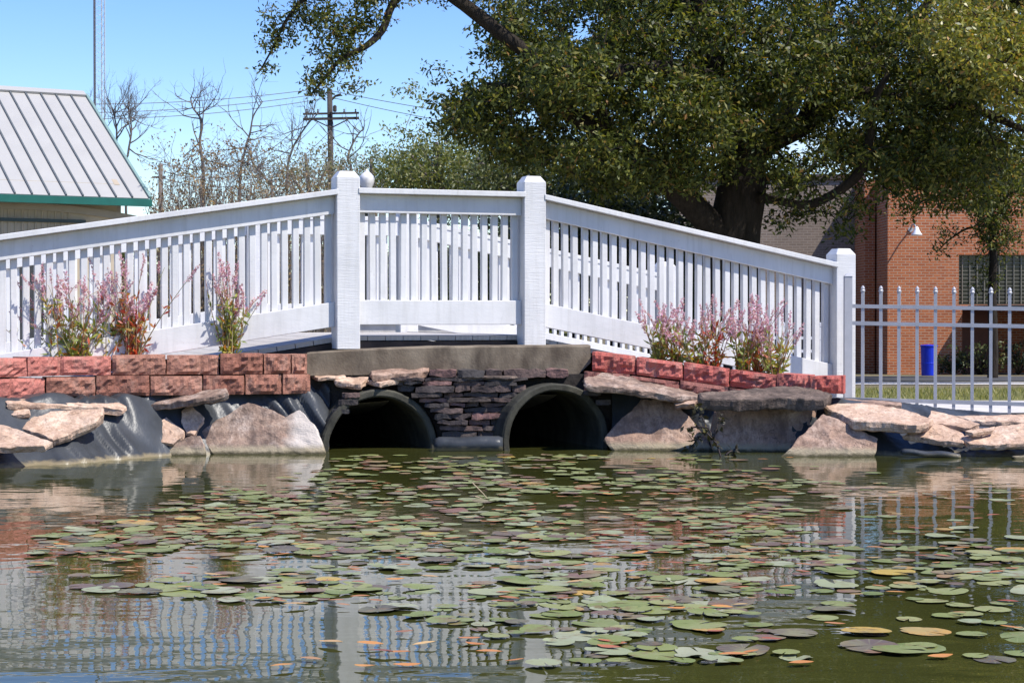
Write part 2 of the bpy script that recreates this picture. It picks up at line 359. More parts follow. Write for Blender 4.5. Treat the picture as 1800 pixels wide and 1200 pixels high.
# ------------------------------------------------------------------ pond liner
def liner(name, label, x0, x1, nx, ny, amp, seed, back=None, extra=None):
    m_ = MB(); vs_ = []
    for i in range(nx + 1):
        x = x0 + (x1 - x0) * i / nx; yw = waterline(x); yb = bank_back(x); zt = ztop(x) + 0.01
        for j in range(ny + 1):
            t = j / ny
            sh_ = interp(x, [(-2.6, 0), (-2.35, .12)]); tt = min(1, t / .7)
            if tt < .2: y = yw + sh_ - .17 * (1 - tt / .2); zz = -.22 * (1 - tt / .2)
            else: u_ = (tt - .2) / .8; y = yw + sh_ + (yb - yw) * u_; zz = zt * u_ ** interp(x, [(-3.1, 1.7), (-2.75, 1.1), (-2.4, .9)])
            y += max(0, t - .7) / .3 * .45
            # diagonal folds that run down to the water
            q = (x * 1.0 + t * 0.55)
            f1_ = noise.noise((q * 4.5, t * 0.7, seed)); f2_ = noise.noise((q * 11, t * .9, seed + 5)); f3_ = noise.noise((q * 23, t * 1.2, seed + 7))
            patch = max(0, min(1, interp(x, [(-2.8, .9), (-2.3, .5)]) + 1.6 * noise.noise((x * 1.7, t * 1.1, seed + 20)))); fold = 0.9 * f1_ + patch * (0.8 * (1 - 2.8 * abs(f2_)) + 0.45 * (1 - 2.8 * abs(f3_)))
            k = amp * interp(x, [(-2.7, 1.35), (-2.3, 1)]) * (0.35 + 0.65 * math.sin(math.pi * min(1, t * 1.1)))
            dy, dz = -fold * k * 0.8, fold * k * 0.75
            if extra: e = extra(x, t); dy += e[0]; dz += e[1]
            vs_.append((x + 0.02 * noise.noise((x * 3, t * 3, seed + 9)), y + dy, zz + dz))
    fs_ = [(i * (ny + 1) + j, (i + 1) * (ny + 1) + j, (i + 1) * (ny + 1) + j + 1, i * (ny + 1) + j + 1) for i in range(nx) for j in range(ny)]
    m_.add(vs_, fs_)
    o = m_.build(name, LINER, smooth=True)
    s_ = o.modifiers.new('thickness', 'SOLIDIFY'); s_.thickness = 0.004; s_.offset = -1
    return tag(o, label, 'pond liner')
def lift_l(x, t):     # the sheet climbs over the culvert's left shoulder
    e = max(0, min(1, (x + 1.85) / 0.5)); return (-0.04 * e * t, 0.09 * e * t)
liner('pond_liner', 'wrinkled black rubber liner draped over the bank left of the culverts', -5.5, -1.33, 320, 40, 0.062, 3.0, extra=lift_l)
liner('pond_liner', 'black rubber liner behind the stones right of the culverts', 0.74, 7.5, 240, 28, 0.032, 8.0)
# rolled liner between the culverts and the pale fold on the right
def roll(name, label, pts, r, wob=0.003, flat=0.8):
    m_ = MB(); n = 14; vs_ = []; pts = [Vector(p) for p in pts]; K = 16
    path = [pts[0].lerp(pts[1], i / K) for i in range(K + 1)]
    for i, p in enumerate(path):
        for k in range(n):
            a = 2 * math.pi * k / n; rr = r * (1 + 0.07 * noise.noise((i * .3, k * .45, r * 40))) * (1 if 0 < i < K else 0.82)
            vs_.append((p.x, p.y + rr * math.cos(a), p.z + flat * rr * math.sin(a) + wob * math.sin(i * .7)))
    fs_ = [(i * n + k, i * n + (k + 1) % n, (i + 1) * n + (k + 1) % n, (i + 1) * n + k) for i in range(K) for k in range(n)]
    fs_ += [tuple(range(n - 1, -1, -1)), tuple(range(K * n, (K + 1) * n))]
    m_.add(vs_, fs_); return tag(m_.build(name, LINER, smooth=True, origin=path[K // 2]), label, 'pond liner')
roll('liner_roll', 'rolled end of black liner lying on the water between the two culvert mouths', [P(764, 783, 12.93), P(884, 780, 12.95)], 0.075)
roll('liner_roll', 'glossy black liner roll at the water under the far right flagstones', [P(1585, 794, 12.35), P(1688, 801, 12.28)], 0.035, 0.004, 0.6)

# ------------------------------------------------------------------ culverts, headwall, sill, ledge stones
AX = math.radians(18.86); U = Vector((math.cos(AX), math.sin(AX), 0)); N = Vector((-math.sin(AX), math.cos(AX), 0))
P1 = Vector((-1.2066, 13.2685, 0))
def B(k, d, z): return P1 + U * k + N * d + Vector((0, 0, z))

def culvert(cx, cy, cz, r, label, seed):
    o = Vector((cx, cy, 0)); m_ = MB(); n = 48; prof = []
    prof = [(0.01, r - .055), (0, r - .045), (0, r - .012), (0.014, r), (0.35, r), (4.2, r), (4.2, r - .06), (0.5, r - .06), (0.04, r - .06)]
    vs_ = []
    for s_, rr in prof:
        for k in range(n):
            a = 2 * math.pi * k / n; q = rr + 0.006 * noise.noise((3 * math.cos(a), 3 * math.sin(a), s_ * 3 + seed)) * (1 if s_ < .5 else 0)
            base = Vector((cx, cy, cz)) + N * s_
            vs_.append(base + U * q * math.cos(a) + Vector((0, 0, q * math.sin(a))))
    K = len(prof)
    fs_ = [(i * n + k, i * n + (k + 1) % n, ((i + 1) % K) * n + (k + 1) % n, ((i + 1) % K) * n + k) for i in range(K) for k in range(n)]
    m_.add(vs_, fs_)
    # added disc shuts light out of the far end, keeping the bore dark
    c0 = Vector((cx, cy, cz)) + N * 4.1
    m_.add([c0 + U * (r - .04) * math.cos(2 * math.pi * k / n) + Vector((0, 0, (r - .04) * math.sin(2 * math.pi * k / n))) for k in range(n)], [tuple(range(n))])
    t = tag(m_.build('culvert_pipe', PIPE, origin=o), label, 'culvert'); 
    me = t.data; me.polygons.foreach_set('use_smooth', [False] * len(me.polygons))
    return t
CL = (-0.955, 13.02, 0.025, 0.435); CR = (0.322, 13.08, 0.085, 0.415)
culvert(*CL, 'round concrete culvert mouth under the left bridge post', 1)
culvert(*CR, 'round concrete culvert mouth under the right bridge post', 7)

# headwall: dark mortar wall with two arched holes
def front_y(x): return 13.14 + 0.09 * (x + 1.0)
def hole(x):
    z = -0.35
    for cx, cy, cz, r in (CL, CR):
        dx = (x - cx) * math.cos(AX) * 0 + (x - cx)
        rr = r - 0.02
        if abs(dx) < rr: z = max(z, cz + math.sqrt(rr * rr - dx * dx))
    return z
m_ = MB(); xs_ = np.linspace(-1.56, 0.86, 122)
for x in xs_:
    m_.v += [(x, front_y(x) + .05, hole(x)), (x, front_y(x) + .05, 0.56), (x, front_y(x) + 0.6, 0.56)]
for i in range(len(xs_) - 1): m_.f += [(3 * i, 3 * i + 3, 3 * i + 4, 3 * i + 1), (3 * i + 1, 3 * i + 4, 3 * i + 5, 3 * i + 2)]
hw = thing('headwall', 'dry stacked dark ledge stone wall between the two culverts', 'stone wall', (-0.3, 13.2, 0))
MORTAR = simple('dark_joint_earth', (0.03, 0.025, 0.022), 0.95, 0.4, 20, 0.5)
m_.build('backing', MORTAR, hw)
def rough_stone(m_, c, d, seed, jag=0.012):
    """a split ledge stone: subdivided box with broken faces"""
    nx, nz = 5, 2; pts = {}
    x, y, zz = d
    vs_ = []; 
    for i in range(nx + 1):
        for (b, e) in ((-1, -1), (-1, 1), (1, 1), (1, -1)):
            px = -x / 2 + x * i / nx; q = Vector((px, b * y / 2, e * zz / 2))
            nn = noise.noise_vector((q.x * 14 + seed, q.y * 9 + seed * 1.7, q.z * 14)) * jag
            if i in (0, nx): q.z *= 0.82; q.y *= .9
            vs_.append(Vector(c) + q + nn)
    fs_ = [(0, 1, 2, 3), tuple(4 * nx + k for k in (3, 2, 1, 0))]
    for i in range(nx):
        for k in range(4): fs_.append((4 * i + k, 4 * (i + 1) + k, 4 * (i + 1) + (k + 1) % 4, 4 * i + (k + 1) % 4))
    m_.add(vs_, fs_)
rs = random.Random(5)
z0 = 0.09; rows_ = 0
while z0 < 0.60:
    hgt = rs.uniform(0.026, 0.058)
    if z0 < 0.15: hgt = 0.06
    zc = z0 + hgt / 2
    def edge(cx, cz, r, s):
        dz = zc - cz; return cx + s * (math.sqrt(max(0, (r + .015) ** 2 - dz * dz)) if abs(dz) < r + .015 else -0.12)
    xa, xb = edge(CL[0], CL[2], CL[3], 1), edge(CR[0], CR[2], CR[3], -1)
    if z0 > 0.46: xa, xb = max(xa, -0.92), min(xb, 0.02 + rs.uniform(0, .2))
    if z0 > 0.53: xa, xb = -0.70 + rs.uniform(0, .1), 0.42
    x = xa
    while x < xb - 0.03:
        wd = min(rs.uniform(0.10, 0.32), xb - x)
        if xb - x - wd < 0.05: wd = xb - x
        b_ = MB(); yy = front_y(x) + rs.uniform(-0.015, 0.03); c_ = (x + wd / 2, yy, zc)
        rough_stone(b_, c_, (wd - 0.008, 0.16, hgt - 0.006), rs.random() * 50, 0.017)
        b_.build('stone', LEDGE, hw)
        x += wd
    z0 += hgt
for (px, py, wpx, hpx, Y) in [(612, 706, 34, 9, 13.0), (600, 722, 30, 8, 13.0), (618, 694, 30, 8, 13.02), (1040, 690, 30, 9, 13.15), (1060, 706, 26, 8, 13.15)]:
    b_ = MB(); c_ = P(px, py, Y); rough_stone(b_, c_, (wpx * Y / F, .14, hpx * Y / F), px * .1, 0.01); b_.build('stone', LEDGE, hw)

# concrete sill the near bridge posts stand on
m_ = MB(); n = 24; top = []; bot = []
xl, xr = P(540, 610, 13.12).x, P(1038, 610, 13.42).x
for i in range(n + 1):
    t = i / n; x = xl + (xr - xl) * t; yf = 13.10 + 0.30 * t
    zt = interp(t, [(0, .725), (.15, .745), (.4, .765), (.7, .77), (1, .772)]); zb = interp(t, [(0, .555), (.5, .565), (.92, .555), (.96, .56), (1, .64)])
    for (dy, zz) in ((0, zb), (0.004, zt - .012), (0.016, zt), (0.52, zt), (0.52, zb)):
        m_.v.append((x, yf + dy + 0.004 * noise.noise((x * 6, zz * 9, 1)), zz + 0.004 * noise.noise((x * 9, dy * 5, 2))))
for i in range(n):
    for k in range(5): m_.f.append((5 * i + k, 5 * i + 5 + k, 5 * i + 5 + (k + 1) % 5, 5 * i + (k + 1) % 5))
m_.f += [(4, 3, 2, 1, 0), tuple(5 * n + k for k in range(5))]
tag(m_.build('concrete_sill', SILL, origin=((xl + xr) / 2, 13.3, .56)), 'long stained concrete beam across the top of both culverts', 'concrete beam')

# ------------------------------------------------------------------ flagstones
def slab(label, poly, Y, pitch, thick, mat, roll_=0.0, anchor=None, seed=0, jag=0.012, name='flagstone', group=None):
    """a flat broken stone: outline seen in the photo, laid on a plane tilted `pitch` degrees towards the pond (0 flat, 90 upright)"""
    th, ro = math.radians(pitch), math.radians(roll_)
    nrm = Vector((math.sin(ro), -math.sin(th), math.cos(th) * math.cos(ro))).normalized()
    a = anchor or max(poly, key=lambda q: q[1]); A = P(a[0], a[1], Y)
    cam_p = Vector((0, 0, EYE)); out = []
    for (px, py) in poly:
        d = P(px, py, 1) - cam_p; t = (A - cam_p).dot(nrm) / d.dot(nrm); out.append(cam_p + d * t)
    # resample the outline with a broken edge
    e1 = Vector((1, 0, 0)); e1 = (e1 - nrm * e1.dot(nrm)).normalized(); e2 = nrm.cross(e1)
    c0 = sum(out, Vector()) / len(out); pts = []
    for p, q in zip(out, out[1:] + out[:1]):
        m = max(2, int((q - p).length / 0.02))
        for i in range(m): pts.append(p.lerp(q, i / m))
    n = len(pts); res = []
    for i, p in enumerate(pts):
        k = noise.noise_vector((p.x * 9 + seed, p.y * 9, p.z * 9 + seed)) * jag + noise.noise_vector((p.x * 30, p.y * 30 + seed, p.z * 30)) * jag * .5
        k -= nrm * k.dot(nrm); res.append(p + k)
    vs_ = []; rings = [(0.2, 0, .5), (0.4, 0, .5), (0.6, 0, .8), (0.78, 0, .8), (0.9, 0, .9), (0.97, 0, 1), (1.0, -0.10, 1), (1.01, -0.5, 1), (0.985, -0.85, 1), (0.93, -1.0, 1)]
    for s_, dep, nz in rings:
        for i, p in enumerate(res):
            q = c0 + (p - c0) * s_ + nrm * (dep * thick)
            q += nrm * (noise.noise((q.x * 5, q.y * 5 + seed, q.z * 5)) * 0.012 + noise.noise((q.x * 17, q.y * 17 + seed, q.z * 17)) * 0.007 + abs(noise.noise((q.x * 9 + seed, q.y * 9, q.z * 9))) * -0.012) * min(1, thick / .05)
            if s_ > .97: q += (p - c0).normalized() * noise.noise((p.x * 22, p.y * 22, dep * 3 + seed)) * 0.009
            vs_.append(q)
    m_ = MB(); K = len(rings)
    fs_ = [(i * n + k, i * n + (k + 1) % n, (i + 1) * n + (k + 1) % n, (i + 1) * n + k) for i in range(K - 1) for k in range(n)]
    vs_.append(c0 + nrm * 0.004); vs_.append(c0 - nrm * thick); ti, bi = len(vs_) - 2, len(vs_) - 1
    fs_ += [(k, ti, (k + 1) % n) for k in range(n)] + [((K - 1) * n + k, (K - 1) * n + (k + 1) % n, bi) for k in range(n)]
    m_.add(vs_, fs_)
    return tag(m_.build(name, mat, origin=c0), label, 'stone', group)

# left bank
slab('thin pale plank-shaped flagstone above the big tilted slab on the left bank', [(8, 703), (60, 700), (184, 701), (222, 714), (216, 720), (182, 716), (12, 708)], 12.3, 10, 0.045, SAND, roll_=10, seed=1)
slab('big pale flagstone tilted to the water at the left edge of the photo', [(-60, 722), (50, 721), (130, 719), (182, 718), (180, 729), (167, 741), (92, 772), (38, 753), (-60, 738)], 11.8, 32, 0.075, SAND, seed=2)
slab('pale flagstone lowest on the left bank, half under the big tilted slab', [(-70, 742), (0, 744), (40, 755), (92, 776), (78, 783), (36, 783), (-70, 788)], 11.35, 26, 0.05, SAND, seed=3)
slab('small flat pale stone chip between two slabs at the left edge', [(2, 717), (30, 715), (53, 718), (52, 727), (22, 729), (3, 727)], 11.95, 30, 0.03, SAND, seed=4)
slab('narrow tan slab wedged under the brown block wall on the left', [(261, 694), (320, 687), (397, 682), (399, 690), (345, 702), (300, 706), (264, 710)], 12.65, 12, 0.05, BROWN, roll_=-11, seed=5)
slab('small pale squarish stone leaning on the liner, lower of the pair', [(282, 738), (291, 734), (324, 755), (324, 764), (303, 780), (283, 778)], 12.48, 48, 0.04, SAND, seed=6)
slab('small pale pointed stone leaning on the liner, upper of the pair', [(318, 722), (335, 710), (357, 732), (356, 741), (341, 762), (325, 760), (319, 740)], 12.58, 50, 0.04, SAND, seed=7)
slab('low brown stone at the waterline left of the big peaked slab', [(275, 785), (303, 779), (337, 764), (352, 764), (368, 812), (274, 816)], 12.45, 62, 0.06, BROWN, seed=8)
slab('large upright peaked slab streaked brown and white beside the left culvert', [(347, 760), (362, 750), (400, 727), (435, 705), (460, 714), (502, 731), (526, 719), (552, 745), (563, 772), (571, 792), (571, 810), (382, 814), (366, 790)], 12.55, 60, 0.085, PEAK, seed=9)
slab('flat pinkish chip lying left of the slabs above the left culvert', [(548, 658), (580, 653), (607, 651), (606, 660), (560, 664)], 13.02, 8, 0.03, SAND, seed=22)
slab('thick tan flagstone on the left end above the left culvert', [(583, 655), (607, 649), (650, 648), (654, 659), (640, 668), (634, 673), (590, 669)], 12.98, 12, 0.05, SAND, seed=10)
slab('long reddish flagstone under the concrete beam above the left culvert', [(650, 647), (700, 642), (755, 637), (759, 643), (752, 650), (700, 655), (654, 659)], 13.0, 11, 0.05, PINK, seed=11)
slab('thin tan slab tucked under the reddish flagstone above the left culvert', [(646, 668), (690, 661), (728, 656), (732, 663), (700, 668), (668, 672)], 12.98, 8, 0.035, SAND, seed=12)
slab('thin dark grey ledge slab at the top of the dark stone wall', [(752, 655), (830, 652), (930, 653), (936, 657), (900, 662), (760, 661)], 13.1, 5, 0.025, DARKS, seed=13)
# right bank
slab('long dark brown slab sloping down under the red blocks right of the culverts', [(1027, 662), (1058, 654), (1133, 665), (1190, 679), (1232, 690), (1229, 697), (1178, 693), (1089, 680), (1031, 674)], 13.0, 12, 0.05, BROWN, roll_=10, seed=14)
slab('broad slab coloured shade-dark overhanging the shaded stone on the right', [(1226, 690), (1311, 683), (1356, 679), (1436, 680), (1462, 692), (1449, 701), (1369, 699), (1300, 702), (1236, 700)], 12.6, 14, 0.085, DARKS, seed=15)
slab('big grey pink leaning slab just right of the right culvert', [(1062, 770), (1080, 746), (1129, 701), (1160, 698), (1179, 705), (1209, 728), (1231, 754), (1256, 790), (1258, 806), (1090, 808)], 12.9, 60, 0.07, PINK, seed=16)
slab('small pink wedge stone between the sloping slab and the leaning slab', [(1182, 697), (1205, 694), (1228, 697), (1222, 709), (1188, 711)], 12.95, 40, 0.05, PINK, seed=17)
slab('shaded leaning slab under the broad overhanging slab on the right', [(1258, 712), (1340, 704), (1440, 704), (1428, 755), (1415, 785), (1405, 806), (1258, 806), (1248, 765)], 12.78, 72, 0.06, PINK, seed=18)
slab('triangular pink slab with its point up near the right end of the bank', [(1449, 726), (1480, 739), (1544, 769), (1536, 818), (1365, 812), (1400, 774), (1425, 748)], 12.35, 58, 0.055, PINK, seed=19)
slab('thick tan flagstone overhanging the triangular slab', [(1450, 711), (1490, 708), (1535, 708), (1600, 721), (1641, 733), (1632, 741), (1612, 746), (1550, 742), (1500, 738), (1455, 718)], 12.35, 12, 0.07, SAND, seed=20)
slab('narrow red-edged flagstone lying behind the thick tan one by the fence post', [(1486, 700), (1530, 702), (1584, 707), (1584, 711), (1540, 711), (1489, 707)], 12.9, 8, 0.03, PINK, seed=21)
slab('pale flagstone between the thick slab and the right edge, rear of the heap', [(1636, 722), (1680, 729), (1722, 744), (1705, 750), (1660, 745), (1630, 738)], 12.5, 14, 0.04, SAND, seed=23)
slab('pale wedge flagstone leaning down to the black liner on the right', [(1620, 745), (1640, 740), (1693, 760), (1694, 777), (1640, 770), (1588, 763)], 12.35, 25, 0.045, SAND, seed=24)
slab('long thin flagstone at the fence foot by the right edge of the photo', [(1682, 730), (1740, 728), (1850, 727), (1850, 741), (1760, 741), (1711, 738)], 12.7, 11, 0.04, SAND, seed=25)
slab('large pale flagstone lowest at the right edge of the photo', [(1690, 768), (1720, 757), (1755, 747), (1850, 739), (1850, 778), (1760, 780), (1707, 778)], 12.3, 20, 0.05, SAND, seed=26)
slab('small pale chip between the flagstones at the right edge', [(1698, 757), (1730, 750), (1750, 749), (1745, 754), (1712, 762)], 12.33, 20, 0.03, SAND, seed=27)
slab('flat stone slab leaning at the water beyond the glossy liner roll', [(1780, 802), (1850, 790), (1850, 812), (1790, 812)], 12.15, 40, 0.04, SAND, seed=28)

# ------------------------------------------------------------------ split-face block walls
def split_block(m_, a, b, dep, z0, z1, z0b=None, z1b=None, seed=0.0, chip=0.018):
    """one retaining block whose front runs from a to b (xy), with a rock face"""
    a, b = Vector((a[0], a[1], 0)), Vector((b[0], b[1], 0)); d = (b - a).normalized(); nrm = Vector((d.y, -d.x, 0))
    jr = random.Random(seed); a += nrm * jr.uniform(-.014, .014); b += nrm * jr.uniform(-.014, .014); zj = jr.uniform(-.007, .004)
    z0b = z0 if z0b is None else z0b; z1b = (z1 if z1b is None else z1b) + zj + jr.uniform(-.004, .004); z1 = z1 + zj
    nx, nz = 14, 6; vs_ = []; L_ = (b - a).length
    for i in range(nx + 1):
        for j in range(nz + 1):
            t, s_ = i / nx, j / nz
            edge = min(t, 1 - t) * L_ < 0.02 or j in (0, nz)
            zz = (z0 + (z0b - z0) * t) * (1 - s_) + (z1 + (z1b - z1) * t) * s_
            p = a.lerp(b, t) + Vector((0, 0, zz))
            o_ = 0.020 + chip * (1.1 * noise.noise((p.x * 13 + seed, p.z * 13, seed)) + noise.noise((p.x * 34 + seed, p.z * 34, seed)) + .6 * noise.noise((p.x * 75 + seed, p.z * 75, seed)))
            if edge: o_ = 0.008 + 0.010 * noise.noise((p.x * 20 + seed, p.z * 20, 3))
            vs_.append(p + nrm * o_ + (d * 0.004 * noise.noise((p.x * 30, p.z * 30 + seed, 5)) if edge else Vector()))
    W = nz + 1
    fs_ = [(i * W + j, (i + 1) * W + j, (i + 1) * W + j + 1, i * W + j + 1) for i in range(nx) for j in range(nz)]
    nb = len(vs_)
    for q, zl, zh in ((a, z0, z1), (b, z0b, z1b)):
        vs_ += [q - nrm * dep + d * (0.02 if q is a else -0.02) + Vector((0, 0, zl)), q - nrm * dep + d * (0.02 if q is a else -0.02) + Vector((0, 0, zh))]
    al, ah, bl, bh = nb, nb + 1, nb + 2, nb + 3
    fs_ += [tuple([al] + [j for j in range(W)] + [ah]), tuple([bl, bh] + [nx * W + j for j in range(nz, -1, -1)]),
            tuple([ah] + [i * W + nz for i in range(nx + 1)] + [bh]), tuple([bl] + [i * W for i in range(nx, -1, -1)] + [al]), (al, ah, bh, bl)]
    m_.add(vs_, fs_)
wall_l = thing('retaining_wall', 'two course curved wall of brown red split blocks left of the concrete beam', 'block wall', (-2.6, 12.7, 0.43))
lp = [(-70, 11.9), (45, 12.3), (104, 12.5), (196, 12.62), (292, 12.72), (386, 12.82), (462, 12.9), (511, 12.97), (541, 13.03)]
ztopl = [.705, .712, .712, .715, .715, .725, .715, .71]
for i in range(8):
    (xa, ya), (xb, yb) = lp[i], lp[i + 1]; a = P(xa + 1.2, 600, ya); b = P(xb - 1.2, 600, yb)
    m_ = MB(); split_block(m_, a, b, 0.2, 0.575, ztopl[i], seed=i * 3.1); m_.build('block', BLOCK_LR if i < 3 else BLOCK_L, wall_l)
lp2 = [(-60, 11.92), (16, 12.18), (80, 12.42), (168, 12.58), (263, 12.68), (356, 12.78), (430, 12.86), (495, 12.94), (546, 13.03)]
for i in range(8):
    (xa, ya), (xb, yb) = lp2[i], lp2[i + 1]; a = P(xa + 1.2, 600, ya - .012); b = P(xb - 1.2, 600, yb - .012)
    m_ = MB(); split_block(m_, a, b, 0.2, 0.43, 0.571, seed=40 + i * 3.1); m_.build('block', BLOCK_LR if i < 2 else BLOCK_L, wall_l)
wall_r = thing('retaining_wall', 'two course wall of bright red split blocks right of the concrete beam', 'block wall', (1.7, 13.3, 0.4))
rp = [(1040, 618, 652, 13.30), (1118, 626, 659, 13.26), (1201, 637, 669, 13.20), (1283, 648, 680, 13.12), (1366, 657, 688, 13.02), (1425, 660, 690, 12.92), (1484, 659, 695, 12.84)]
for i in range(6):
    A_, B_ = rp[i], rp[i + 1]
    dz = 0.004 * (i % 2)
    zz = [P(0, A_[2], A_[3]).z, P(0, A_[1], A_[3]).z, P(0, B_[2], B_[3]).z, P(0, B_[1], B_[3]).z]
    if i == 5: zz = [.44, .565, .43, .57]
    m_ = MB(); split_block(m_, P(A_[0] + 1, 600, A_[3]), P(B_[0] - 1, 600, B_[3]), 0.2, zz[0] + .002, zz[1] - dz, zz[2] + .002, zz[3] - dz, seed=90 + i * 2.7, chip=0.021); m_.build('block', BLOCK_R, wall_r)
rp2 = [(1026, 640, 668, 13.27), (1108, 649, 672, 13.23), (1195, 658, 692, 13.17), (1281, 668, 703, 13.1), (1352, 678, 705, 13.02), (1430, 686, 712, 12.9)]
for i in range(4):
    A_, B_ = rp2[i], rp2[i + 1]
    t0, t1 = [interp(q[0], [(e[0], P(0, e[2], e[3]).z) for e in rp]) - .003 for q in (A_, B_)]
    m_ = MB(); split_block(m_, P(A_[0] + 1, 600, A_[3] - .02), P(B_[0] - 1, 600, B_[3] - .02), 0.2, t0 - .135, t0, t1 - .135, t1, seed=130 + i * 2.7, chip=0.021); m_.build('block', BLOCK_RB, wall_r)
# planting soil behind the blocks
def soil(label, front, zf, back_fn):
    m_ = MB()
    for (px, Y), z in zip(front, zf):
        a = P(px, 600, Y + .1); k = (a - P1).dot(U); b = B(k, 0.3, 0)
        for t in (0, .33, .66, 1): q = a.lerp(b, t); m_.v.append((q.x, q.y, z + 0.012 * noise.noise((q.x * 6, q.y * 6, 1)) + (back_fn(k) - z) * t))
    n = len(front); m_.f = [(4 * i + j, 4 * i + 4 + j, 4 * i + 5 + j, 4 * i + 1 + j) for i in range(n - 1) for j in range(3)]
    return tag(m_.build('soil', SOIL), label, 'soil', kind='structure')
soil('planting soil behind the left block wall', lp[:-1], [.68] * 8, lambda k: interp(k, [(-3.4, .5), (-2.2, .56), (-.6, .66), (0, .66)]))
soil('planting soil behind the right block wall', [(q[0], q[3]) for q in rp], [P(0, q[1], q[3]).z - .03 for q in rp], lambda k: interp(k, [(1.6, .66), (2.6, .56), (4.2, .42)]))

# ------------------------------------------------------------------ the bridge
K2, K3, K0, WB = 1.462, 4.144, -3.55, 3.752
def zoff(k): return 0.155 * k if k < 0 else (0 if k < K2 else -0.196 * (k - K2))
bridge = thing('footbridge', 'arched white wooden footbridge with slatted railings over the culverts', 'bridge', P1, AX)
def rail_piece(name, ka, kb, z0, z1, d0, d1, mat=PAINT, dzb=0.0, bev=0.004, za=None):
    fa, fb = (zoff(ka), zoff(kb))
    m_ = MB(); m_.prism([(ka, z0 + fa), (kb, z0 + fb + dzb), (kb, z1 + fb + dzb), (ka, z1 + fa)], 1, d0, d1)
    return m_.build(name, mat, bridge, bevel=bev)
HP = 0.089
def chamfer_square(r, c): return [(-r, -r + c), (-r + c, -r), (r - c, -r), (r, -r + c), (r, r - c), (r - c, r), (-r + c, r), (-r, r - c)]
def post(k, d, zb, zt, mat=PAINT_SAW):
    m_ = MB(); r = HP; n = 8; vs_ = []
    prof = [(zb, r, .006), (zt - .048, r, .006), (zt - .004, r * .66, .006), (zt, r * .63, .006)]
    nseg = []
    for zz, rr, c_ in prof: vs_ += [(k + x, d + y, zz) for x, y in chamfer_square(rr, c_)]
    fs_ = [(i * n + q, i * n + (q + 1) % n, (i + 1) * n + (q + 1) % n, (i + 1) * n + q) for i in range(3) for q in range(n)] + [tuple(range(7, -1, -1)), tuple(range(24, 32))]
    m_.add(vs_, fs_); return m_.build('post', mat, bridge)
# one baluster mesh of unit height, shared by all
bm_ = MB(); bm_.prism(chamfer_square(.0235, .004), 2, 0, 1); BAL = bm_.mesh('baluster', PAINT)
secs = [(K0, 0.0), (0.0, K2), (K2, K3)]
ZC0, ZC1 = 1.896, 1.936          # cap
ZR0 = 1.757                      # underside of the top rail
ZB0, ZB1 = 0.925, 1.108          # bottom rail
rb = random.Random(3)
for side in (0, 1):
    # d of: post centre, rails, cap, balusters (the far railing is the mirror image)
    dm = (lambda d: d) if side == 0 else (lambda d: WB - d)
    def span(a, b): return (a, b) if side == 0 else (WB - b, WB - a)
    for k, zb, zt in ((K0, .0, 2.06 + zoff(K0)), (0, .748, 2.06), (K2, .756, 2.06), (K3, .0, 1.54)):
        if side == 1: zb = min(zb, .5)
        post(k, dm(HP), zb, zt)
    for (ka, kb) in secs:
        a, b = ka + HP, kb - HP
        cd, rd, bd_ = ((-.008, .19), (.06, .10), .126) if side == 0 else ((WB - .158, WB + .01), (WB - .15, WB - .11), WB - .084)
        rail_piece('cap_rail', a - .012, b + .012, ZC0, ZC1, *cd)
        rail_piece('top_rail', a, b, ZR0, ZC0 - .001, *rd)
        rail_piece('bottom_rail', a, b, ZB0, ZB1, *rd)
        rail_piece('stringer', a - .1, b + .1, 0.60, 0.80, *span(0.155, 0.215), mat=TIMBER, bev=0)
        n = int(round((b - a) / 0.0795)); pitch = (b - a) / n
        for i in range(n):
            k = a + pitch * (i + .5); z0 = ZB0 + .03 + zoff(k); z1 = ZC0 - .03 + zoff(k)
            o = link('baluster', BAL, bridge, (k + rb.uniform(-.003, .003), bd_ + rb.uniform(-.002, .002), z0), (rb.uniform(-.004, .004), rb.uniform(-.006, .006), 0), (.74 if side else 1, 1, z1 - z0))
# deck boards laid across
db = MB(); db.box((0, 0, 0), (0.133, WB - 0.36, 0.035)); DB = db.mesh('deck_board', DECK)
k = K0 - .4
while k < K3 + .5:
    kk = k + .07; sl = math.atan(0.155) if kk < 0 else (0 if kk < K2 else -math.atan(0.196))
    link('deck_board', DB, bridge, (kk, WB / 2, 0.824 + zoff(kk)), (0, -sl, 0)); k += 0.138

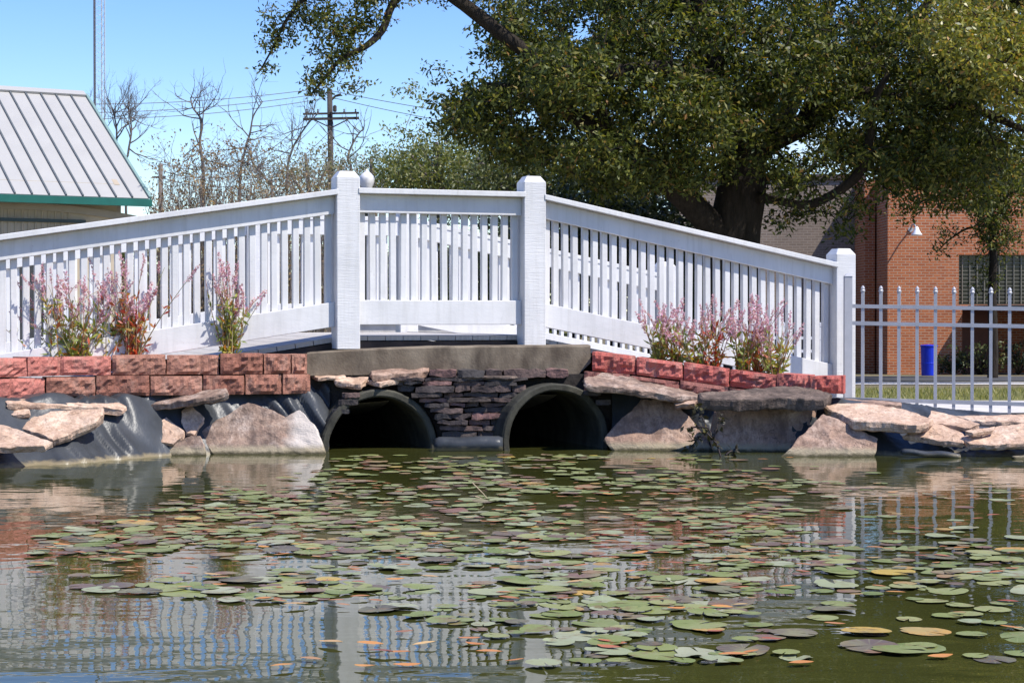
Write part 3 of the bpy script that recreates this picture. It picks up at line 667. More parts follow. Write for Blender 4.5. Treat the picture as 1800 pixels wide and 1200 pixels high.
# ------------------------------------------------------------------ silver iron fence
def iron_fence(label, A0, A1, z_top, z_bot, pitch, post_at=True, slope=0.0):
    A0, A1 = Vector((*A0, 0)), Vector((*A1, 0)); L_ = (A1 - A0).length; d = (A1 - A0).normalized(); ang = math.atan2(d.y, d.x)
    t = thing('iron_fence', label, 'fence', (A0.x, A0.y, z_bot), 0)
    pk = MB(); h = z_top - z_bot; r = .0125
    pk.prism([(-r, -r), (r, -r), (r, r), (-r, r)], 2, 0, h - .045)
    pk.lathe([(.016, h - .05), (.019, h - .04), (.013, h - .03), (.016, h - .022), (.010, h - .008), (.002, h)], n=8)
    pm = pk.mesh('picket', GALV); k = pitch * .62
    while k < L_:
        p = d * k; link('picket', pm, t, (p.x, p.y, -slope * k), (0, 0, ang)); k += pitch
    for zz in (z_top - .165, z_top - .30, z_bot + .095):
        m_ = MB(); a = A0 + Vector((0, 0, zz)); b = A1 + Vector((0, 0, zz - slope * L_)); m_.beam(a, b, .034, .03); m_.build('rail', GALV, t)
    if post_at:
        m_ = MB(); c_ = A0 - d * .03; rr = .03
        m_.prism([(c_.x - rr, c_.y - rr), (c_.x + rr, c_.y - rr), (c_.x + rr, c_.y + rr), (c_.x - rr, c_.y + rr)], 2, z_bot - .1, z_top + .07)
        m_.build('post', GALV, t)
        m_ = MB(); q = .034
        m_.add([(c_.x - q, c_.y - q, z_top + .071), (c_.x + q, c_.y - q, z_top + .071), (c_.x + q, c_.y + q, z_top + .071), (c_.x - q, c_.y + q, z_top + .071), (c_.x, c_.y, z_top + .1)], [(0, 1, 4), (1, 2, 4), (2, 3, 4), (3, 0, 4), (3, 2, 1, 0)])
        m_.build('post_cap', GALV, t)
    return t
f0 = P(1497, 600, 14.3); f1 = P(1905, 600, 13.85)
iron_fence('silver iron picket fence running right from the last bridge post', (f0.x, f0.y), (f1.x, f1.y), 1.235, 0.235, 0.1405, True, 0.018)
q3 = B(K3 + .12, WB - .1, 0); q4 = B(K3 + 2.1, WB - .1, 0)
iron_fence('silver iron fence beyond the bridge, seen between its white balusters', (q3.x, q3.y), (q4.x, q4.y), .95, .05, 0.1405, True, 0.01)

lw = P(780, 600, 21); m_ = MB()
m_.box((lw.x, 21, .42), (2.1, .22, 0.98)); m_.box((lw.x, 21, .925), (2.16, .28, .03))
tag(m_.build('low_wall', PAVE, origin=(lw.x, 21, -.05), bevel=.008), 'low pale concrete wall seen under the flat span of the bridge', 'wall')

# ------------------------------------------------------------------ foliage tools
def quads_mesh(name, v, mat):
    n = len(v); me = bpy.data.meshes.new(name)
    me.vertices.add(4 * n); me.vertices.foreach_set('co', v.reshape(-1).astype(np.float32))
    me.loops.add(4 * n); me.loops.foreach_set('vertex_index', np.arange(4 * n, dtype=np.int32))
    me.polygons.add(n); me.polygons.foreach_set('loop_start', np.arange(0, 4 * n, 4, dtype=np.int32))
    try: me.polygons.foreach_set('loop_total', np.full(n, 4, dtype=np.int32))
    except Exception: pass
    me.materials.append(mat); me.update(calc_edges=True); me.validate(); return me
def leaf_quads(c, length, width, rng, droop=0.25, up=0.5):
    n = len(c); d = rng.normal(size=(n, 3)); d[:, 2] -= droop; d /= np.linalg.norm(d, axis=1)[:, None]
    nn = rng.normal(size=(n, 3)); nn[:, 2] += up; s = np.cross(d, nn); s /= np.linalg.norm(s, axis=1)[:, None] + 1e-9; nrm = np.cross(s, d)
    Ln = (length * rng.uniform(.65, 1.3, n))[:, None]; Wd = (width * rng.uniform(.7, 1.25, n))[:, None]
    v = np.empty((n, 4, 3)); v[:, 0] = c; v[:, 1] = c + d * Ln * .5 + s * Wd * .5 + nrm * Wd * .18; v[:, 2] = c + d * Ln; v[:, 3] = c + d * Ln * .5 - s * Wd * .5 + nrm * Wd * .18
    return v
def curve_pts(a, b, n, sag, rng):
    a, b = Vector(a), Vector(b); m = (a + b) / 2 + Vector(rng.normal(0, 1, 3)) * (b - a).length * .13 + Vector((0, 0, sag))
    return [(1 - t) ** 2 * a + 2 * t * (1 - t) * m + t * t * b for t in [i / n for i in range(n + 1)]]
def smooth_path(pts, rad, sub=4):
    """Catmull-Rom through the points, radii interpolated"""
    out, rr = [], []; n = len(pts)
    for i in range(n - 1):
        p0, p1, p2, p3 = pts[max(i - 1, 0)], pts[i], pts[i + 1], pts[min(i + 2, n - 1)]
        for k in range(sub):
            t = k / sub
            out.append(0.5 * ((2 * p1) + (p2 - p0) * t + (2 * p0 - 5 * p1 + 4 * p2 - p3) * t * t + (3 * p1 - p0 - 3 * p2 + p3) * t ** 3)); rr.append(rad[i] + (rad[i + 1] - rad[i]) * t)
    out.append(pts[-1]); rr.append(rad[-1]); return out, rr

def bark(name, a, b):
    m = Mat(name, 0.95, 0.15); m.col(m.ramp(m.noise(9, 7, (1, 1, .22), 'World', .7), [(0.3, a), (0.7, b)])); m.bump(m.noise(12, 6, (1, 1, .2), 'World', .7), 0.9, 0.06); return m.m
BARK = bark('dark_oak_bark', (0.016, 0.013, 0.010), (0.05, 0.04, 0.032))
BARK_G = bark('grey_bark', (0.10, 0.085, 0.075), (0.22, 0.19, 0.17))
OAK_LEAF = leafmat('oak_leaves', [(0, (0.028, 0.040, 0.010)), (0.45, (0.055, 0.072, 0.013)), (0.74, (0.125, 0.142, 0.024)), (0.94, (0.22, 0.20, 0.04)), (1, (0.22, 0.11, 0.035))], 0.5, 0.32, 0.35)
OAK2_LEAF = leafmat('sunlit_yellow_oak_leaves', [(0, (0.08, 0.095, 0.015)), (0.5, (0.20, 0.205, 0.03)), (0.85, (0.34, 0.30, 0.055)), (1, (0.38, 0.20, 0.05))], 0.4, 0.35, 0.6)  # yellow green, brightened to carry the sunlight on this crown

def crown_clusters(blobs, per_area, Y, depth, rng, gaps=()):
    """cluster centres (world) inside the ellipses of the crown"""
    out = []
    for b in blobs:
        cx, cy, rx, ry = b[:4]; dens = b[4] if len(b) > 4 else 1; off = b[5] if len(b) > 5 else 0; dp = b[6] if len(b) > 6 else depth
        n = int(rx * ry * per_area * dens); k = 0
        while k < n:
            u = rng.normal(size=3); u /= np.linalg.norm(u); rr = rng.random() ** 0.45
            px, py, dy = cx + rx * u[0] * rr, cy + ry * u[1] * rr, dp * u[2] * rr + off
            if any(((px - g[0]) / g[2]) ** 2 + ((py - g[1]) / g[3]) ** 2 < 1 for g in gaps) and rng.random() < .9: k += 1; continue
            out.append(P(px, py, Y + dy)); k += 1
    return out
def spray(centres, per, radius, rng):
    """leaf positions along a short hanging spray at each cluster centre"""
    c = np.repeat(np.array([tuple(p) for p in centres]), per, axis=0); n = len(c)
    ax = np.repeat(rng.normal(size=(len(centres), 3)) * np.array([1, 1, .55]), per, axis=0); ax /= np.linalg.norm(ax, axis=1)[:, None]
    return c + ax * (rng.uniform(-1, 1, n) * radius)[:, None] + rng.normal(size=(n, 3)) * radius * np.array([.30, .30, .26]), ax

# the big oak -------------------------------------------------------
YO = 36.0
rng = np.random.default_rng(21)
oak_base = P(1284, 640, YO); oak_base.z = ground_z(oak_base.x, YO)
oak = thing('oak_tree', 'huge dark live oak with low spreading limbs behind the bridge', 'tree', oak_base)
limbs = []
def limb(pts, rad, sub=4):
    pp = [P(p[0], p[1], YO + (p[2] if len(p) > 2 else 0)) for p in pts]; q, r_ = smooth_path(pp, rad, sub); limbs.append((q, r_)); return q, r_
limb([(1284, 690), (1284, 640), (1282, 560), (1286, 470), (1292, 400), (1303, 335), (1306, 280), (1290, 220), (1262, 150, -.5), (1240, 60, -.8), (1215, -60, -1)], [.95, .78, .62, .56, .52, .50, .42, .34, .28, .22, .12])
limb([(1278, 430), (1240, 385, -.4), (1205, 350, -.7), (1160, 305, -1), (1125, 275, -1.2), (1075, 245, -1.5), (1010, 205, -1.8), (930, 165, -2), (850, 150, -2)], [.30, .27, .26, .25, .23, .20, .16, .11, .06])
limb([(1306, 290), (1350, 250, .6), (1420, 215, 1), (1490, 160, 1.4), (1560, 80, 1.8), (1640, 0, 2), (1700, -80, 2)], [.34, .27, .23, .19, .16, .12, .07])
limb([(1316, 345), (1360, 352, -.8), (1420, 360, -1.2), (1475, 335, -1.6), (1512, 300, -1.9), (1528, 240, -2.2), (1530, 190, -2.4), (1560, 130, -2.6)], [.15, .09, .085, .09, .10, .09, .08, .05])
limb([(1405, 225, 1), (1425, 180, .4), (1450, 160, 0), (1520, 165, -.8), (1600, 180, -1.4), (1700, 190, -2), (1800, 230, -2.4)], [.14, .13, .15, .14, .12, .10, .05])
limb([(1262, 150, -.5), (1180, 125, -1.6), (1070, 130, -2.2), (970, 115, -2.6), (905, 78, -2.9), (850, 36, -3), (802, 0, -3.2), (740, -34, -3.4), (660, -24, -3.6)], [.24, .2, .17, .15, .13, .13, .12, .09, .07])
limb([(720, -30, -3.4), (690, 10, -3.6), (672, 55, -3.7), (640, 85, -3.8), (600, 105, -3.9), (570, 140, -4), (545, 170, -4)], [.08, .075, .07, .055, .04, .03, .015])
limb([(660, -20, -3.6), (590, -30, -3.6), (530, 5, -3.7), (500, 45, -3.8), (478, 90, -3.8), (455, 130, -3.8)], [.06, .05, .04, .03, .02, .01])
limb([(1306, 300), (1380, 200, 2.5), (1440, 60, 4), (1480, -60, 5)], [.28, .22, .16, .08])
limb([(1240, 60, -.8), (1150, -40, 1.5), (1040, -90, 3)], [.2, .14, .07])
limb([(1075, 245, -1.5), (1040, 160, -2.4), (1000, 80, -3)], [.16, .11, .05])
tm = MB()
for q, r_ in limbs: tm.tube(q, r_, 12 if r_[0] > .2 else 8)
OAK_GAPS = [(1080, 130, 26, 18), (1190, 90, 16, 20), (960, 60, 22, 18), (1270, 130, 14, 12), (1360, 60, 16, 12), (1010, 240, 20, 12), (1220, 250, 16, 10), (1150, 200, 14, 10), (880, 190, 16, 14), (1128, 262, 26, 16), (1060, 205, 16, 14), (1405, 182, 44, 16), (1432, 172, 20, 14), (1310, 38, 14, 16), (1395, 130, 12, 16), (1240, 55, 10, 12), (1575, 95, 10, 16), (1020, 60, 22, 40), (1370, 265, 30, 9), (1410, 268, 30, 10), (1540, 250, 30, 8), (930, 205, 26, 16), (870, 120, 22, 20), (1470, 35, 14, 12), (1310, 110, 12, 10), (780, 60, 30, 60)]
main_blobs = [(1000, 70, 130, 110), (1140, 40, 150, 110), (1160, 165, 150, 105), (1010, 175, 130, 85), (920, 110, 85, 75, .8), (905, 45, 70, 55, .8), (835, 190, 80, 45, 1, -1.5, 2), (890, 240, 90, 50, 1, -1, 2.5), (800, 215, 50, 30, .6, -1.5, 1), (900, 170, 80, 50, .8, -2, 1.5), (1180, 300, 110, 45, .9, -2, 2), (1060, 260, 90, 40, .8, -3, 1.2), (1230, 210, 90, 70, .9, -3, 1.2), (1400, 150, 90, 60, .7, -2.5, 1), (1000, 120, 90, 60, .8, -3.6, 1), (985, 270, 120, 50, .9), (1090, 300, 110, 55, .8),
    (1300, 60, 160, 120), (1320, 190, 130, 85), (1450, 90, 140, 110), (1560, 200, 150, 75), (1610, 70, 150, 120), (1700, 160, 130, 110), (1760, 60, 110, 110), (1480, 262, 130, 50, 1), (1640, 262, 160, 50, 1.3), (1740, 290, 90, 50, 1.2), (1600, 280, 110, 40, 1, -2, 1.5),
    (1400, 330, 48, 30, .6), (1420, 372, 30, 26, .7), (1385, 300, 55, 30, .7), (1490, 360, 45, 32, .5), (1492, 400, 22, 20, .6), (1372, 385, 30, 18, .5), (1215, 270, 90, 60, .6), (1340, 290, 50, 30, .5),
    (1590, 305, 60, 30, .9), (1690, 310, 70, 36, .9), (1640, 350, 34, 24, .8), (1590, 350, 26, 22, .6), (1700, 360, 40, 24, .7), (1560, 325, 24, 26, .6),
    (1100, -120, 260, 110, .7, 0, 4.5), (1400, -110, 240, 100, .5, 1, 4), (1680, -90, 180, 80, .5, 0, 4), (1860, 60, 90, 110, .5, 0, 3)]
side_blobs = [(540, 30, 75, 32, .8, -3.7, .5), (490, 70, 34, 36, .6, -3.8, .4), (463, 122, 18, 12, .7, -3.8, .3), (590, 50, 50, 40, .6, -3.8, .5), (585, 105, 48, 36, .7, -3.9, .5), (615, 80, 36, 40, .6, -3.8, .5), (560, 150, 42, 18, .7, -4, .4), (545, 172, 20, 12, .6, -4, .3), (625, 150, 24, 16, .5, -3.9, .4), (650, 30, 40, 45, .8, -3.6, .5), (680, -10, 70, 22, .9, -3.5, .6), (560, -25, 120, 25, .8, -3.6, .7), (830, -10, 90, 22, .8, -3, .6), (775, 130, 35, 20, .3, -2, .5)]
cl = crown_clusters(main_blobs, 0.0165, YO, 3.9, rng, OAK_GAPS)
cs = crown_clusters(side_blobs, 0.027, YO, .5, rng)
limb_pts = np.array([tuple(p) for q, r_ in limbs for p in q])
def twigs(m_, nodes, centres, rng, keep=1.0, r0=.010, k=.012):
    # every cluster hangs on the nearest limb or on a cluster nearer to the limb, so twigs fork instead of fanning out
    nodes = np.asarray(nodes); A = np.array([tuple(p) for p in centres]); d0 = np.array([((nodes - p) ** 2).sum(1).min() for p in A])
    order = np.argsort(d0); pool = np.concatenate([nodes, np.zeros_like(A)]); n_ = len(nodes)
    for i in order:
        p = A[i]; d2 = ((pool[:n_] - p) ** 2).sum(1); j = int(d2.argmin()); dist = math.sqrt(d2[j]); pool[n_] = p; n_ += 1
        if dist < .12 or rng.random() > keep: continue
        rr = r0 + k * min(1.2, math.sqrt(d0[i]) * .2 + dist * .3)
        m_.tube(curve_pts(pool[j], p, 4, .10 * dist, rng), [rr, rr * .85, rr * .7, rr * .55, rr * .4], 4, False)
twigs(tm, limb_pts, cl + cs, rng, .75)
tm.build('trunk', BARK, oak, smooth=True)
c1, _ = spray(cl, 36, .31, rng); c2, _ = spray(cs, 19, .20, rng)
v = np.concatenate([leaf_quads(c1, .130, .052, rng), leaf_quads(c2, .098, .040, rng, .4)]); v -= np.array(tuple(oak_base))
link('crown', quads_mesh('crown', v, OAK_LEAF), oak)

def leafy_tree(name, label, base_px, Y, trunk_pts, trunk_r, blobs, per_area, depth, per, rad, size, mat, bmat, seed, gaps=(), twig=.5, group=None, cat='tree'):
    rg = np.random.default_rng(seed); b = P(base_px, 600, Y); b.z = ground_z(b.x, Y)
    t = thing(name, label, cat, b, 0, group); m_ = MB(); lp_ = []
    for pts, rr in zip(trunk_pts, trunk_r):
        pp = [P(p[0], p[1], Y + (p[2] if len(p) > 2 else 0)) for p in pts]
        if pts is trunk_pts[0]: pp = [Vector((b.x, b.y, b.z - .1))] + pp[0:]; rr = [rr[0] * 1.15] + rr
        q, r_ = smooth_path(pp, rr, 4); m_.tube(q, r_, 8); lp_ += [tuple(p) for p in q]
    lp_ = np.array(lp_); cc = crown_clusters(blobs, per_area, Y, depth, rg, gaps)
    twigs(m_, lp_, cc, rg, twig)
    m_.build('trunk', bmat, t, smooth=True)
    c_, _ = spray(cc, per, rad, rg); v = leaf_quads(c_, size, size * .42, rg) - np.array(tuple(b))
    link('crown', quads_mesh('crown', v, mat), t); return t

leafy_tree('oak_tree', 'sunlit yellow green oak whose crown fills the upper right corner', 2120, 31.5,
    [[(2120, 500), (2110, 380), (2060, 250), (1960, 120), (1850, 40), (1740, -30)], [(2060, 250), (1980, 230, -.6), (1880, 190, -1), (1780, 160, -1.2)], [(2110, 380), (2160, 200, 1), (2200, 0, 1)]],
    [[.55, .45, .36, .26, .18, .08], [.2, .15, .1, .05], [.3, .22, .1]],
    [(1690, 20, 90, 70, .8), (1780, 70, 110, 90), (1800, 150, 90, 60, .9), (1730, 110, 80, 60, .7), (1640, 60, 50, 40, .5), (1900, 100, 110, 110, .6), (1850, -40, 120, 60, .5), (2020, 120, 110, 100, .4), (1900, 240, 80, 50, .4)],
    0.0140, 2.4, 36, .34, .11, OAK2_LEAF, BARK, 5)

SAP_LEAF = OAK_LEAF
leafy_tree('sapling', 'slender dark young tree in front of the brick wall and lattice window', 1745, 41,
    [[(1746, 600), (1744, 520), (1746, 440), (1742, 370), (1748, 290), (1740, 220)], [(1746, 430), (1710, 400), (1670, 420), (1650, 440)], [(1742, 370), (1790, 330), (1830, 320)], [(1744, 360), (1690, 345), (1650, 360)]],
    [[.11, .10, .09, .07, .05, .03], [.04, .03, .02, .01], [.05, .03, .01], [.04, .03, .01]],
    [(1745, 350, 50, 45, 1.2), (1770, 300, 55, 45, 1.3), (1745, 400, 40, 40, 1), (1700, 360, 34, 22, .6), (1745, 430, 35, 40, .6), (1738, 490, 28, 30, .5), (1670, 415, 28, 20, .45), (1662, 440, 20, 12, .5), (1800, 350, 40, 40, .6), (1640, 345, 30, 16, .5), (1580, 375, 20, 14, .4), (1790, 420, 20, 25, .4), (1700, 320, 50, 20, .6)],
    0.026, .9, 26, .26, .10, SAP_LEAF, BARK, 9, twig=.9)

# trees and scrub behind ------------------------------------------------
PALE = leafmat('pale_green_leaves', [(0, (0.09, 0.115, 0.03)), (0.6, (0.17, 0.19, 0.055)), (1, (0.27, 0.25, 0.09))], 0.5, 0.35)
OLIVE = leafmat('olive_green_leaves', [(0, (0.055, 0.075, 0.02)), (0.6, (0.10, 0.12, 0.034)), (1, (0.18, 0.17, 0.06))], 0.5, 0.3)
DARKL = leafmat('dark_evergreen_leaves', [(0, (0.018, 0.028, 0.010)), (0.6, (0.035, 0.05, 0.016)), (1, (0.075, 0.085, 0.03))], 0.5, 0.25)
STRAW = leafmat('grey_green_bud_leaves', [(0, (0.14, 0.14, 0.075)), (0.6, (0.22, 0.20, 0.11)), (1, (0.30, 0.25, 0.15))], 0.6, 0.3)
def stem3(x, y0, y1, sp): return [[(x, y0), (x + 4, (y0 + y1) / 2), (x - 3, y1)], [(x + 3, (y0 * 1.3 + y1) / 2.3), (x + sp, y1 + 14)], [(x + 3, (y0 * 1.2 + y1) / 2.2), (x - sp, y1 + 18)]]
def r3(r): return [[r, r * .7, r * .3], [r * .5, r * .2], [r * .5, r * .2]]
leafy_tree('broadleaf_tree', 'pale yellow green tree beyond the flat middle of the bridge', 770, 62, stem3(770, 420, 250, 50), r3(.22),
    [(770, 270, 75, 50), (720, 300, 60, 45), (830, 300, 60, 45), (760, 330, 110, 50), (700, 235, 34, 18, .3), (722, 170, 24, 26, .3), (706, 160, 14, 14, .3)], 0.045, 2.2, 14, .4, .16, PALE, BARK_G, 31)
leafy_tree('broadleaf_tree', 'olive tree under the oak limb right of the pale one', 890, 58, stem3(890, 420, 260, 50), r3(.22),
    [(900, 300, 70, 50), (860, 330, 70, 50), (960, 320, 70, 60), (930, 260, 50, 24, .5)], 0.045, 2.2, 14, .4, .16, OLIVE, BARK_G, 32)
leafy_tree('broadleaf_tree', 'thin grey green tree just right of the utility pole', 655, 66, stem3(655, 420, 280, 40), r3(.18),
    [(650, 310, 45, 35, .7), (690, 300, 40, 40, .7), (620, 330, 40, 30, .6), (600, 310, 40, 30, .35), (668, 275, 30, 22, .4)], 0.040, 2, 13, .42, .15, PALE, BARK_G, 33)
leafy_tree('broadleaf_tree', 'sparse budding tree left of the utility pole', 540, 70, stem3(540, 430, 270, 40), r3(.16),
    [(540, 320, 40, 30, .6), (510, 300, 35, 35, .5), (575, 300, 35, 40, .5), (555, 275, 25, 22, .35), (590, 330, 40, 30, .6)], 0.030, 2, 13, .45, .15, STRAW, BARK_G, 34)
k_ = 0
for (x, yt, Y, w_, lab) in [(1010, 300, 41, 90, 'dark evergreen bush behind the middle of the bridge'), (1140, 330, 40.5, 90, 'dark evergreen bush left of the oak trunk'), (1235, 380, 40, 60, 'low dark bush at the foot of the oak'), (900, 360, 45, 80, 'dark bush behind the right half of the flat span'), (770, 380, 54, 80, 'dark bush behind the left half of the flat span'), (1080, 260, 43, 80, 'tall dark tree behind the oak limb')]:
    k_ += 1
    leafy_tree('evergreen_bush', lab, x, Y, stem3(x, 600, yt + 40, w_ * .4), r3(.14), [(x, yt + 50, w_, 60), (x - w_ * .3, yt + 150, w_, 90), (x + w_ * .3, yt + 170, w_, 110), (x, yt + 90, w_ * 1.1, 90)], 0.016, 2.2, 14, .45, .17, DARKL, BARK, 60 + k_, cat='bush', twig=.2)

# bare winter trees -----------------------------------------------------
def bare_tree(label, px, Y, top, seed, spread=.5, lean=0, r0=.12, depth=4, group=None, guide=None):
    rg = np.random.default_rng(seed); b = P(px, 600, Y); b.z = ground_z(b.x, Y); t = thing('bare_tree', label, 'tree', b, 0, group)
    tr, cr = MB(), MB()
    pts = [Vector((b.x, b.y, b.z))] + [P(g[0], g[1], Y) for g in guide]
    H = pts[-1].z - b.z; n = len(pts); q, rr = smooth_path(pts, [.45 * r0 * (1 - .72 * i / (n - 1)) for i in range(n)], 5); tr.tube(q, rr, 7)
    def grow(p, d, ln, r, lev):
        steps = 4; path = [p]; dd = d.copy()
        for i in range(steps):
            dd = (dd + Vector(rg.normal(0, .16, 3)) + Vector((0, 0, .10))).normalized(); path.append(path[-1] + dd * ln / steps)
        cr.tube(path, [r * (1 - .7 * i / steps) for i in range(steps + 1)], 5 if lev > 2 else 3, False)
        if lev <= 0: return
        for i in range(int(rg.integers(2, 5))):
            j = int(rg.integers(1, steps + 1)); ax = Vector(rg.normal(0, 1, 3)); nd = (dd + ax * spread).normalized()
            grow(path[j], nd, ln * rg.uniform(.45, .75), r * .5, lev - 1)
    for i in range(int(len(q) * .40), len(q)):
        if rg.random() < .75:
            d = (Vector(rg.normal(0, 1, 3)) * .8 + Vector((0, 0, .6))).normalized(); f_ = 1 - .6 * i / len(q); grow(q[i], d, H * .20 * f_ * rg.uniform(.6, 1.2), rr[i] * .5 + .010, depth - 2)
    tr.build('trunk', BARK_G, t, smooth=True); cr.build('branch', BARK_G, t, smooth=True); return t
bare_tree('tall bare tree with forked top left of the utility pole', 362, 60, 180, 1, guide=[(358, 360), (358, 300), (352, 250), (356, 215), (340, 190), (336, 172)], r0=.16)
bare_tree('bare tree leaning right with an open fork, nearer the pole', 424, 60, 200, 2, guide=[(422, 340), (430, 270), (440, 235), (446, 205), (462, 180)], r0=.13)
bare_tree('bare crooked tree against the crossarm of the pole', 505, 66, 200, 3, guide=[(505, 330), (512, 270), (530, 235), (545, 215), (560, 200)], r0=.12, depth=5)
bare_tree('bare many-twigged tree behind the green eave of the shed', 224, 58, 200, 4, guide=[(222, 320), (226, 270), (232, 230), (228, 200), (226, 190)], r0=.11, spread=.4, depth=5)
bare_tree('bare twiggy tree partly behind the metal roof', 200, 57, 200, 9, guide=[(196, 320), (204, 270), (206, 230), (202, 205), (200, 195)], r0=.11, spread=.45, depth=5)
bare_tree('forked bare tree right of the utility pole', 618, 62, 250, 6, guide=[(620, 330), (612, 280), (622, 250), (634, 232), (640, 228)], r0=.12, depth=3)
bare_tree('bare slanting tree between the leaning tree and the pole', 470, 56, 290, 7, guide=[(478, 350), (470, 320), (456, 300), (440, 290), (420, 282)], r0=.11, depth=5)
def scrub(label, x0, x1, Y, top, n, seed, mat):
    rg = np.random.default_rng(seed); b = P((x0 + x1) / 2, 600, Y); b.z = ground_z(b.x, Y); t = thing('scrub', label, 'shrubs', b); t['kind'] = 'stuff'
    m_ = MB(); cc = []
    for i in range(n):
        x = rg.uniform(x0, x1); yy = Y + rg.uniform(-3, 3); a = P(x, 600, yy); a.z = b.z; tp = P(x + rg.normal(0, 9), top + abs(rg.normal(0, 26)), yy)
        pts = curve_pts(a, tp, 5, 0, rg); m_.tube(pts, [.024, .02, .016, .011, .008, .004], 4, False)
        for j in range(5):
            p = pts[int(rg.integers(2, 6))]; e = p + Vector(rg.normal(0, .35, 3)) + Vector((0, 0, .35)); m_.tube([p, (p + e) / 2 + Vector(rg.normal(0, .04, 3)), e], [.010, .007, .003], 3, False); cc.append(e)
    m_.build('stems', BARK_G, t)
    c_, _ = spray(cc, 7, .22, rg); v = leaf_quads(c_, .11, .05, rg) - np.array(tuple(b)); link('foliage', quads_mesh('foliage', v, mat), t); return t
TAN = leafmat('tan_dead_leaves', [(0, (0.16, 0.10, 0.055)), (0.6, (0.26, 0.17, 0.09)), (1, (0.34, 0.26, 0.13))], 0.7, 0.3)
scrub('thicket of thin bare stems with tan leaves above the left ramp railing', 290, 470, 55, 285, 150, 41, TAN)
scrub('thicket of grey green stems around the foot of the utility pole', 440, 640, 57, 290, 130, 42, STRAW)
scrub('low brown undergrowth above the left railing', 270, 620, 52, 345, 190, 43, TAN)
# distant wood that closes the horizon
def far_wood():
    rg = np.random.default_rng(77); n = 1500; cc = []
    for i in range(n):
        x = rg.uniform(-140, 140); y = rg.uniform(150, 170); cc.append(Vector((x, y, -0.6 + rg.random() ** .8 * (7 + 3 * noise.noise((x * .06, 0, 2))))))
    c_, _ = spray(cc, 22, 1.6, rg); v = leaf_quads(c_, .9, .5, rg)
    o = link('distant_wood', quads_mesh('distant_wood', v, OLIVE)); tag(o, 'distant line of trees closing the horizon', 'wood', kind='stuff')
far_wood()

# ------------------------------------------------------------------ metal roofed shed on the left
YS = 33.0
ed = Vector((-3.5, -2.0, 0)).normalized()               # along the eave, to the left
e0 = P(262, 349, YS); r0_ = P(150, 168, 36.5)
sh = thing('shed', 'beige building with a grey standing seam metal roof and green trim', 'building', (e0.x, e0.y, -0.25))
ROOF = Mat('galvalume_roof', 0.45, 0.5); ROOF.b.inputs['Metallic'].default_value = 0.0
ROOF.col(ROOF.mix(ROOF.rnd(), ROOF.ramp(ROOF.noise(2.2, 5, (1, .4, 1)), [(0.3, (0.36, 0.35, 0.325)), (0.7, (0.41, 0.40, 0.37))]), (0.385, 0.375, 0.35))); ROOF.bump(ROOF.noise(5, 3), .1, .01); ROOF = ROOF.m
GREEN = simple('green_trim_paint', (0.008, 0.10, 0.078), 0.4, 0.12, 4)
SEAM = simple('roof_seam_with_shadow', (0.10, 0.115, 0.12), 0.5, 0.15, 6)  # dark tone takes in the shadow line along each seam
SEAM_N = None
nslope = (r0_ - e0); 
up_n = ed.cross(nslope).normalized(); up_n = up_n if up_n.z > 0 else -up_n
pw = 0.305; npan = 34
pm = MB(); pm.add([(0, 0, 0), (1, 0, 0), (1, 1, 0), (0, 1, 0)], [(0, 1, 2, 3)])
for i in range(npan):
    a = e0 + ed * (pw * i); b = e0 + ed * (pw * (i + 1)); top_ = nslope
    m_ = MB(); vs_ = [a, b, b + top_, a + top_]; vs_ = vs_ + [p - up_n * .02 for p in vs_]
    m_.add(vs_, [(0, 1, 2, 3), (7, 6, 5, 4), (0, 4, 5, 1), (1, 5, 6, 2), (2, 6, 7, 3), (3, 7, 4, 0)])
    pan = m_.build('roof_panel', ROOF, sh)
    if i > 0:
        m_ = MB(); m_.beam(a + up_n * .012, a + nslope + up_n * .012, .028, .03, up_n); o = m_.build('seam', SEAM, None, origin=sh.location); o.location = (0, 0, 0); o.parent = pan
Lr = pw * npan
m_ = MB(); m_.beam(e0 - Vector((0, 0, .085)) - ed * .05, e0 + ed * Lr - Vector((0, 0, .085)), .10, .13); m_.build('gutter', GREEN, sh)
m_ = MB(); m_.beam(e0 + up_n * .015 - ed * .03, r0_ + up_n * .015 - ed * .03, .05, .05, up_n); m_.build('rake_trim', simple('pale_teal_trim', (.20, .30, .27), .4, .1, 4), sh)
m_ = MB(); m_.beam(r0_ + up_n * .03, r0_ + ed * Lr + up_n * .03, .20, .04, up_n); m_.build('ridge_cap', ROOF, sh)
